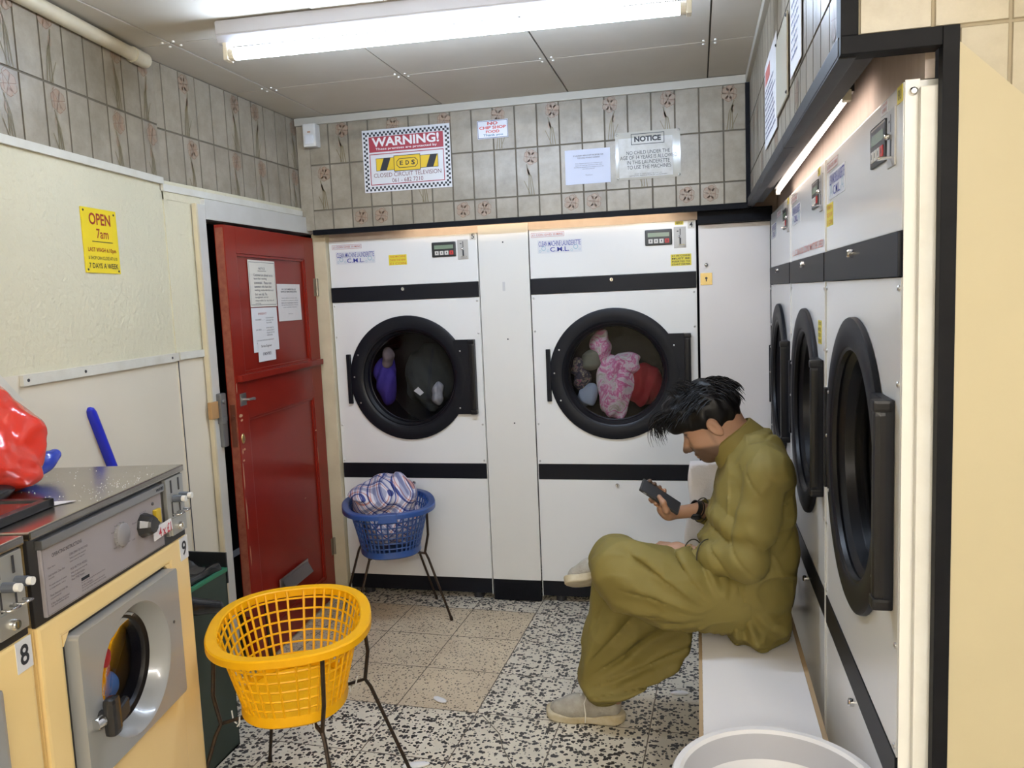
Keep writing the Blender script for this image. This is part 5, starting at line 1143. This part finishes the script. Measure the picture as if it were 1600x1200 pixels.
def f_body(P):
    d = f_head(P)
    d = smin(d, chain(P, [(hw(-.036, 0, -.030), .056), (hw(-.045, 0, -.085), .056), (A_(.452, -1.26, 1.045), .066)], .02), .025)
    Q = P.copy(); Q[:, 1] = -1.26+(P[:, 1]+1.26)*.72
    t = chain(Q, [(A_(.455, -1.26, 1.0), .085), (A_(.465, -1.26, .86), .10), (A_(.45, -1.26, .70), .10), (A_(.445, -1.26, .575), .105)], .05); d = smin(d, t, .04)
    for a, b, c in ((shL, elL, wrL), (shR, elR, wrR)): d = smin(d, chain(P, [(a, .048), (b, .040), (c, .025)], .02), .02)
    d = smin(d, f_handR(P), .012); d = smin(d, f_handL(P), .012)
    d = smin(d, chain(P, [(A_(.43, -1.17, .555), .08), (A_(.0, -1.12, .535), .058), (A_(-.035, -1.105, .11), .038), (A_(-.045, -1.105, .065), .036)], .02), .03)
    d = smin(d, chain(P, [(A_(.43, -1.35, .56), .08), (A_(.07, -1.40, .665), .060), (A_(-.055, -1.13, .605), .038)], .02), .03)
    return d
def stubble(V):
    Q = hl(V.astype(np.float32)); f, l, u = Q[:, 0], np.abs(Q[:, 1]), Q[:, 2]
    jaw = np.clip(((-.034-.30*(.05-f))-u)/.012, 0, 1)*np.clip((f+.005)/.012, 0, 1)*np.clip((u+.125)/.02, 0, 1)
    mo = np.clip(1-np.abs(u+.0475)/.006, 0, 1)*np.clip((f-.07)/.01, 0, 1)*np.clip((.030-l)/.01, 0, 1)
    lip = np.clip(1-((u+.062)/.011)**2-(l/.024)**2, 0, 1)*np.clip((f-.085)/.006, 0, 1)
    side = np.clip(1-np.abs(f-.018)/.010, 0, 1)*np.clip((.02-u)/.01, 0, 1)*np.clip((u+.06)/.01, 0, 1)*.3*np.clip((l-.045)/.01, 0, 1)
    brow = np.clip(1-np.abs(u-.0235-.1*(.03-l))/.0055, 0, 1)*np.clip((l-.008)/.004, 0, 1)*np.clip((.052-l)/.006, 0, 1)*np.clip((f-.05)/.01, 0, 1)*1.3
    return np.maximum(np.maximum(np.maximum(jaw*.78, mo*.7)*(1-np.clip(lip*3, 0, 1)), side), brow)
skin = attr_mat('skin', 'stubble', (.40, .225, .145), (.045, .030, .024), .5, .12)
mpart('body', sdf_mesh('body', f_body, (-.13, -1.58, .02), (.60, -.98, 1.30), .0042, {'stubble': stubble}), skin)
# ---------------------------------------------------------------- clothes
olive = M('olive_cotton', (.205, .163, .037), .72, var=(5, (.185, .146, .032), .2), bump=(300, .06))
olive_d = M('dark_piping', (.03, .026, .012), .7)
def crease(P, s, ph, sx=1.0, sz=1.0):
    """sharp little ridges of creased cotton"""
    Q = P*np.array((sx, 1.0, sz), np.float32); w = wob(Q, s, ph); return (1-np.abs(w)*2.2)**3*(np.abs(w) < .45)
def valley(ph, p=5):
    """narrow dips between broad swells of cloth"""
    return (1-np.abs(np.sin(ph)))**p
def sleeve(P, a, b, c, r, ax):
    d = chain(P, [(a, r[0]), (a*.45+b*.55, r[1]), (b, r[2]), (b*.5+c*.5, r[3]), (c, r[4])], .03)
    d = d+.010*valley(P[:, 2]*36+P[:, 0]*30-P[:, 1]*22+wob(P, 9, ax)*1.5)*np.clip(.35+.65*np.sin(P[:, 2]*23+ax*3), 0, 1)
    # pulled folds round the elbow
    t = np.linalg.norm(P-b, axis=1); k = np.exp(-(t/.13)**2)
    d = d+k*.0065*np.sin(t*95+wob(P, 10, ax)*2.5)+wob(P, 20, 1+ax)*.0045+(np.abs(wob(P, 12, 4+ax))-.2)*.007-.003*crease(P, 22, 5+ax, 1, .6)
    n = (c-b)/np.linalg.norm(c-b); h = (P-c) @ n
    d = smax(d, h+.004, .004)
    return smax(d, -np.maximum(cone(P, b, c+n*.05, r[4]-.004, r[4]-.004), -(h+.035)), .003)
def f_kam(P):
    Q = P.copy(); Q[:, 1] = -1.26+(P[:, 1]+1.26)*.70
    d = chain(Q, [(A_(.455, -1.26, 1.030), .060), (A_(.460, -1.26, .975), .100), (A_(.462, -1.26, .86), .128), (A_(.450, -1.26, .73), .146), (A_(.448, -1.26, .60), .134), (A_(.450, -1.26, .54), .122)], .06)
    d = smin(d, chain(P, [(A_(.468, -1.21, 1.050), .050), (A_(.482, -1.385, 1.025), .062), (shL, .066)], .03), .035); d = smin(d, chain(P, [(A_(.468, -1.30, 1.050), .050), (A_(.478, -1.135, 1.02), .062), (shR, .064)], .03), .035)
    d = smin(d, ell(P, (.50, -1.36, .93), (.085, .09, .12)), .04)           # rounded upper back
    # tunic skirt spread on the bench
    d = smin(d, ell(P, (.475, -1.275, .50), (.125, .165, .075)), .05)
    fl_ = ell(P, (.475, -1.27, .462), (.125, .145+.010, .022)); d = smin(d, fl_, .03)
    # folds: long sweeps down the back, tight ones in the lap
    x, y, z = P[:, 0], P[:, 1], P[:, 2]
    back = np.clip((x-.42)/.08, 0, 1)*np.clip((z-.5)/.1, 0, 1); front = np.clip((.44-x)/.08, 0, 1)*np.clip((.92-z)/.1, 0, 1)
    d = d+back*.0055*np.sin((z*34+x*22-y*18)+wob(P, 7, .6)*2.4)+front*.008*np.sin(z*62+x*26+wob(P, 9, 2.)*2)+wob(P, 13, 2.7)*.006+(np.abs(wob(P, 8, 6.1))-.2)*.012-.0065*crease(P, 15, 3.7, .6, 1.2)-.0045*crease(P, 24, 1.7, 1.2, .6)
    d = d+back*.011*valley(z*26-x*30+y*12+wob(P, 8, 1.9)*1.3)*np.clip(.3+np.sin(z*17+y*9), 0, 1)+front*.010*valley(z*38+x*12+wob(P, 8, 4.)*1.2)
    low = np.clip((.62-z)/.1, 0, 1); d = d+low*.008*np.clip((np.hypot(z-.62, x-.38)-.05)/.06, 0, 1)*np.sin(np.arctan2(z-.62, x-.38)*14+wob(P, 12, 1.)*1.5)
    d = smax(d, x-(.586+.012*np.clip((.85-z)/.1, 0, 1)-.03*np.clip((.66-z)/.12, 0, 1)), .035)
    # neck opening
    d = smax(d, -cone(P, A_(.452, -1.26, 1.06), hw(-.03, 0, -.05), .0615, .064), .006)
    d = smin(d, np.minimum(sleeve(P, shL, elL, wrL, (.064, .060, .055, .052, .046), 1.), sleeve(P, shR, elR, wrR, (.062, .056, .052, .048, .041), 2.)), .007)
    # collar: a stand-up band round the neck
    cc = A_(.398, -1.256, 1.080); ax = A_(-.60, 0, .80); Qc = P-cc; h = Qc @ ax; rad = np.linalg.norm(Qc-h[:, None]*ax, axis=1)
    cr = np.sqrt(np.maximum((Qc[:, 1]/.066)**2+(((Qc-h[:, None]*ax) @ A_(.80, 0, .60))/.082)**2, 1e-9))
    return np.maximum(d, .4515-P[:, 2])
kam = sdf_mesh('tunic', f_kam, (.18, -1.60, .44), (.61, -.93, 1.20), .0052)
tu = mpart('tunic', kam, olive)
# turned-down collar standing round the neck
b = B(); cc = Vector((.398, -1.254, 1.082)); e1 = Vector((.80, 0, .60)); e2 = Vector((0, 1, 0)); ax = Vector((-.60, 0, .80)); rows = []
for i in range(41):
    th = math.radians(-168+336*i/40); c, s_ = math.cos(th), math.sin(th); fr_ = max(0, -c)**1.5
    def cp(r, h): return cc+e1*(c*.080*r)+e2*(s_*.067*r)+ax*h
    rows.append([b.bm.verts.new(cp(*q)) for q in ((.96, -.034), (.95, .018), (.985, .026-.012*fr_), (1.06, .022-.014*fr_), (1.20+.03*fr_, -.020-.036*fr_), (1.235+.03*fr_, -.030-.040*fr_), (1.18+.03*fr_, -.028-.040*fr_), (1.05, .012-.012*fr_))])
for r1, r2 in zip(rows[:-1], rows[1:]):
    for k in range(8):
        f = b._f((r1[k], r1[(k+1) % 8], r2[(k+1) % 8], r2[k])); f.smooth = True
b._f(rows[0]); b._f(rows[-1][::-1]); bmesh.ops.recalc_face_normals(b.bm, faces=b.bm.faces[:])
o = obj('collar', b, olive, tu)
# dark piping of the cuffs
for c, bb_, r in ((wrL, elL, .0475), (wrR, elR, .0425)):
    n = Vector((c-bb_).tolist()).normalized(); b = B(); a1 = n.orthogonal().normalized(); a2 = n.cross(a1)
    for off in ((-.004, r), (-.062, r+.006)):
        cc_ = Vector(c.tolist())+n*off[0]; pts = [cc_+(a1*math.cos(q)+a2*math.sin(q))*off[1] for q in [k*2*PI/28 for k in range(29)]]
        b.tube(pts, .0022, 5, cap=False)
    obj('cuff_piping', b, olive_d, tu)
def f_shal(P):
    x, y, z = P[:, 0], P[:, 1], P[:, 2]
    # crossed left leg: thick loose cloth from hip to knee, then away to the ankle
    L1 = chain(P, [(A_(.40, -1.34, .590), .125), (A_(.22, -1.38, .618), .118), (A_(.075, -1.385, .648), .108), (A_(.040, -1.375, .666), .095)], .05)
    L2 = chain(P, [(A_(.04, -1.37, .666), .095), (A_(.01, -1.26, .655), .085), (A_(-.030, -1.165, .618), .062)], .04); L = smin(L1, L2, .05)
    R1 = chain(P, [(A_(.42, -1.17, .555), .105), (A_(.20, -1.14, .545), .095), (A_(.01, -1.12, .520), .090)], .04)
    R2 = chain(P, [(A_(.01, -1.12, .52), .090), (A_(-.045, -1.11, .33), .078), (A_(-.075, -1.105, .17), .074), (A_(-.070, -1.105, .125), .072)], .04); R = smin(R1, R2, .05)
    # cloth hanging from shin to seat
    pts = [(-.085, .56), (-.125, .30), (-.148, .15), (-.085, .088), (.0, .105), (.105, .165), (.215, .235), (.262, .31), (.272, .40), (.27, .52)]
    px, pz = np.array([p[0] for p in pts]), np.array([p[1] for p in pts]); d2 = np.full(len(P), 1e9, np.float32); ins = np.zeros(len(P), bool)
    for i in range(len(pts)):
        j = (i+1) % len(pts); ex, ez = px[j]-px[i], pz[j]-pz[i]; wx_, wz_ = x-px[i], z-pz[i]; t = np.clip((wx_*ex+wz_*ez)/(ex*ex+ez*ez), 0, 1)
        d2 = np.minimum(d2, (wx_-ex*t)**2+(wz_-ez*t)**2); cnd = ((pz[i] > z) != (pz[j] > z)) & (x < ex*(z-pz[i])/(ez+1e-9)+px[i]); ins ^= cnd
    s2 = np.where(ins, -1, 1)*np.sqrt(d2)
    fr = np.arctan2(z-.10, x+.26)
    wid = .070-.025*np.clip((x-.0)/.25, 0, 1)
    fold = .014*np.sin(fr*26+wob(P, 8, .3)*1.6)*np.clip((x+.10)/.1, .15, 1)
    Dr = smax(s2+.012, np.abs(y+1.125+.02*np.sin(fr*9))-wid+fold, .03)
    d = smin(R, Dr, .04)
    # ankle opening
    d = smax(d, -cone(P, A_(-.072, -1.105, .04), A_(-.072, -1.105, .115), .052, .046), .006)
    lf = np.arctan2(z-.56, x-.36)
    L = L+.0060*np.clip((np.hypot(z-.56, x-.36)-.06)/.08, 0, 1)*np.sin(lf*20+y*9+wob(P, 6, 2.2)*1.8)*np.clip((x+.02)/.1, 0, 1)+wob(P, 11, 5.)*.007+(np.abs(wob(P, 7, 3.))-.2)*.012
    L = L+.012*valley(lf*11+wob(P, 6, 1.2)*.7)*np.clip((np.hypot(z-.56, x-.36)-.10)/.1, 0, 1)*np.clip((y+1.28)/-.06, 0, 1)*np.clip((x-.02)/.08, 0, 1)
    d = d+.012*valley(fr*15+wob(P, 6, 3.1)*.7)*np.clip((x+.12)/.06, .2, 1)
    d = smin(d, L, .010)
    d = d+wob(P, 15, 4.4)*.0035-.006*crease(P, 13, 2.9, 1.0, .6)-.004*crease(P, 22, .9, .5, 1.2)
    return np.maximum(np.maximum(d, np.where(x > .262, .4515-z, -1)), .078-z)
mpart('trousers', sdf_mesh('trousers', f_shal, (-.19, -1.53, .07), (.56, -.98, .82), .0062), olive)
# ---------------------------------------------------------------- hair
hair_m = M('black_hair', (.005, .0045, .005), .42, spec=.25)
def f_hair(P):
    Q = hl(P); f, l, u = Q[:, 0], Q[:, 1], Q[:, 2]; L = np.abs(l)
    d = ell(Q, (-.006, 0, .056), (.110, .087, .098)); d = smin(d, ell(Q, (.055, 0, .100), (.075, .070, .052)), .03); d = smin(d, ell(Q, (.095, .0, .075), (.045, .060, .042)), .03)
    d = d+.0028*np.sin(f*110+L*120+wob(Q, 30, 1.)*2.2)+wob(Q, 80, 2.)*.003+wob(Q, 35, 3.)*.003
    cut = np.where(f > .030, (.019+.10*(f-.03))-u, np.where(f > -.004, (-.012+.9*(f+.004))-u, (-.052+.55*np.clip(f+.10, 0, .1))-u))
    d = smax(d, cut, .006)
    ear = ell(np.stack([f+.004, L-.080, u-.002], 1), (0, 0, 0), (.022, .022, .036)); d = smax(d, -ear, .004)
    return d
hair = mpart('hair', sdf_mesh('hair', f_hair, (.17, -1.37, 1.02), (.49, -1.12, 1.33), .0042), hair_m)
b = B(); rh = random.Random(11)
def strand(root, dirs, L, r):
    p = np.array(root, float); pts = [p.copy()]; rad = [r]; n = 7
    for i in range(n):
        t = i/(n-1); dv_ = np.array(dirs[0])*(1-t)+np.array(dirs[1])*t; dv_ = dv_/np.linalg.norm(dv_); p = p+dv_*L/n; pts.append(p.copy()); rad.append(r*(1-t*.85))
    b.tube([tuple(hw(*q)) for q in pts], r, 4, rad, cap=False)
for k in range(760):                     # locks lying over the crown, combed forward
    th = rh.uniform(-1.3, 1.3); fo = rh.uniform(-.112, .09); rad_ = math.sqrt(max(.02, 1-((fo+.006)/.112)**2))
    l0 = .088*rad_*math.sin(th); u0 = .056+.100*rad_*math.cos(th)
    if u0 < .005 and fo > -.04: continue
    up = .014*math.cos(th)
    strand((fo, l0, u0-.004), ((.85, .25*math.sin(th), .42*math.cos(th)+.1), (.75, .5*math.sin(th)*1.0, -.55)) if fo > -.05 else ((-.4, .4*math.sin(th), .3*math.cos(th)-.2), (-.1, .2*math.sin(th), -1.0)), rh.uniform(.03, .065), rh.uniform(.0016, .0030))
for k in range(150):                     # fringe hanging over the brow
    l0 = rh.gauss(0, .036); strand((rh.uniform(.075, .125), l0, rh.uniform(.085, .125)), ((.9, rh.uniform(-.2, .2), .15), (.15, rh.uniform(-.25, .25), -1.0)), rh.uniform(.055, .125), rh.uniform(.0012, .0026))
for k in range(40):                      # tufts standing up on top
    strand((rh.uniform(-.02, .06), rh.uniform(-.05, .06), .145), ((rh.uniform(-.2, .6), rh.uniform(-.4, .4), 1.0), (rh.uniform(.3, 1.0), rh.uniform(-.3, .3), .1)), rh.uniform(.03, .06), rh.uniform(.0014, .0026))
o = obj('hair_locks', b, hair_m, hair); 
for s in (-1, 1):
    b = B(); c = hw(.082, s*.032, -.003); b.sph(tuple(c), .0100, 12); o = obj('eye', b, M('eye_white', (.5, .47, .44), .3), man); o.location = -MO
# wrist things
def band(name, c, n, r, w, mt, th=.0022):
    b = B(); n = Vector(n).normalized(); b.lathe([(r, -w/2), (r+th, -w/2), (r+th, w/2), (r, w/2), (r, -w/2)], c, n, 28); return mpart(name, b, mt)
nR = Vector((wrR-elR).tolist()); cR = Vector(wrR.tolist())+nR.normalized()*.010
blk_w = M('black_wristwear', (.01, .01, .011), .4)
band('wristband', cR-nR.normalized()*.006, nR, .0275, .004, blk_w, .003)
wt = band('wristwatch', cR+nR.normalized()*.008, nR, .0262, .018, blk_w)
b = B(); q = Vector((0, -.55, -.83)); q = (q-nR.normalized()*q.dot(nR.normalized())).normalized(); cw = cR+nR.normalized()*.008+q*.030
b.lathe([(0, .006), (.016, .006), (.019, .003), (.019, -.004)], cw, q, 20); o = obj('watch_case', b, blk_w, wt); 
nL = Vector((wrL-elL).tolist()).normalized(); b = B(); cL = Vector(wrL.tolist())+nL*.012; a1 = nL.orthogonal().normalized(); a2 = nL.cross(a1)
for k in range(26): b.sph(cL+(a1*math.cos(k*2*PI/26)+a2*math.sin(k*2*PI/26))*.0272, .0031, 6)
mpart('bracelet', b, M('gold_beads', (.55, .33, .10), .3, .8))
# ---------------------------------------------------------------- shoes
shoe_m = M('grey_white_knit', (.43, .405, .345), .8, var=(22, (.30, .27, .22), .22), bump=(160, .25)); sole_m = M('offwhite_sole', (.60, .545, .41), .55, var=(16, (.42, .33, .18), .2)); lace_m = M('shoe_lace', (.66, .64, .58), .7)
def shoe(label_unused, heel, fwd, up, L):
    fwd = A_(*fwd); fwd /= np.linalg.norm(fwd); up = A_(*up); up -= fwd*(up @ fwd); up /= np.linalg.norm(up); lat_ = np.cross(up, fwd); R = np.stack([fwd, lat_, up], 1); heel = A_(*heel); s = L/.29
    def loc(P): return ((P-heel) @ R)/s
    def upper(P):
        Q = loc(P); Q = Q+0
        d = chain(Q, [(A_(.045, 0, .060), .036), (A_(.11, 0, .055), .038), (A_(.18, .004, .045), .040), (A_(.235, .006, .036), .034)], .03)
        d = smin(d, cone(Q, (.045, 0, .062), (.052, 0, .092), .034, .034), .02)
        d = smin(d, cone(Q, (.10, 0, .082), (.17, 0, .058), .024, .022), .02)
        d = smax(d, -cone(Q, (.056, 0, .085), (.062, 0, .16), .029, .034), .006)
        return (np.maximum(d, .026-Q[:, 2])+wob(Q, 60, 2.)*.0012)*s
    def sole(P):
        Q = loc(P); x = Q[:, 0]; w = .036+.012*np.clip((x-.08)/.10, 0, 1)-.0*x
        xx = np.clip(x, .030, .245); dx = x-xx; e = np.sqrt(dx*dx+(Q[:, 1]*.040/w)**2)-.040
        zt = .030+.010*np.exp(-((x-.02)/.05)**2)+.012*np.clip((x-.22)/.06, 0, 1); zb = .012*np.clip((x-.20)/.08, 0, 1)**1.5+.010*np.clip((.03-x)/.04, 0, 1)+.004*np.exp(-((x-.13)/.03)**2)
        return smax(smax(e, Q[:, 2]-zt, .006), zb-Q[:, 2], .004)*s
    lo = np.full(3, 9e9); hi = -lo
    for a in (-.03, .31):
        for b_ in (-.07, .07):
            for c in (-.02, .15): q = heel+R @ (A_(a, b_, c)*s); lo = np.minimum(lo, q); hi = np.maximum(hi, q)
    sh = mpart('shoe', sdf_mesh('shoe', upper, lo, hi, .0042), shoe_m)
    o = obj('sole', sdf_mesh('sole', sole, lo, hi, .0042), sole_m, sh)
    b = B()
    def W(p): return tuple(heel+R @ (A_(*p)*s))
    for k in range(5):
        x = .115+.017*k; z = .110-.0088*k; b.tube([W((x-.004, -.028, z-.022)), W((x, -.014, z-.002)), W((x+.003, .002, z+.003)), (W((x, .018, z-.004))), W((x-.004, .028, z-.022))], 0.0046*s, 6)
    b.tube([W((.125, 0, .110)), W((.118, -.025, .120)), W((.105, -.038, .100)), W((.120, -.03, .095)), W((.130, 0, .108))], .0022*s, 5); b.tube([W((.13, 0, .109)), W((.125, .028, .112)), W((.135, .046, .085)), W((.130, .050, .045)), W((.132, .052, .014))], .0022*s, 5); b.tube([W((.13, 0, .109)), W((.125, -.032, .110)), W((.140, -.048, .08)), W((.138, -.052, .03))], .0022*s, 5)
    obj('lace', b, lace_m, sh)
shoe('', (.002, -1.112, 0.0), (-1, .02, 0), (0, 0, 1), .292)
shoe('', (.075, -1.075, .560), (-.96, -.10, -.22), (-.10, .55, .83), .285)
# phone
t = thing('phone', 'black phone in a dark case held in the right hand of the seated man', 'phone', tuple(pc))
b = B(); b.box(-.077, .077, -.037, .037, -.0045, .0045, .0042); PMx = Matrix.Identity(4)
for i in range(3): PMx[i][0] = float(pa[i]); PMx[i][1] = float(pw[i]); PMx[i][2] = float(np.cross(pa, pw)[i])
sg = 1 if np.cross(pa, pw) @ pn_ > 0 else -1
o = obj('case', b, M('phone_case', (.035, .034, .035), .55), t); o.matrix_local = PMx
b = B(); b.box(-.072, .072, -.0335, .0335, sg*.0045, sg*.0049); o = obj('screen', b, M('phone_screen', (.045, .045, .048), .18), t); o.matrix_local = PMx
b = B(); b.box(-.060, -.048, .0368, .0376, -.0018, .0018, .0006); o = obj('switch_slot', b, M('slot_grey', (.30, .30, .30), .4), t); o.matrix_local = PMx
b = B(); b.box(-.036, -.014, .0366, .0380, -.0014, .0014, .0006); o = obj('side_button', b, M('button_black', (.02, .02, .02), .4), t); o.matrix_local = PMx
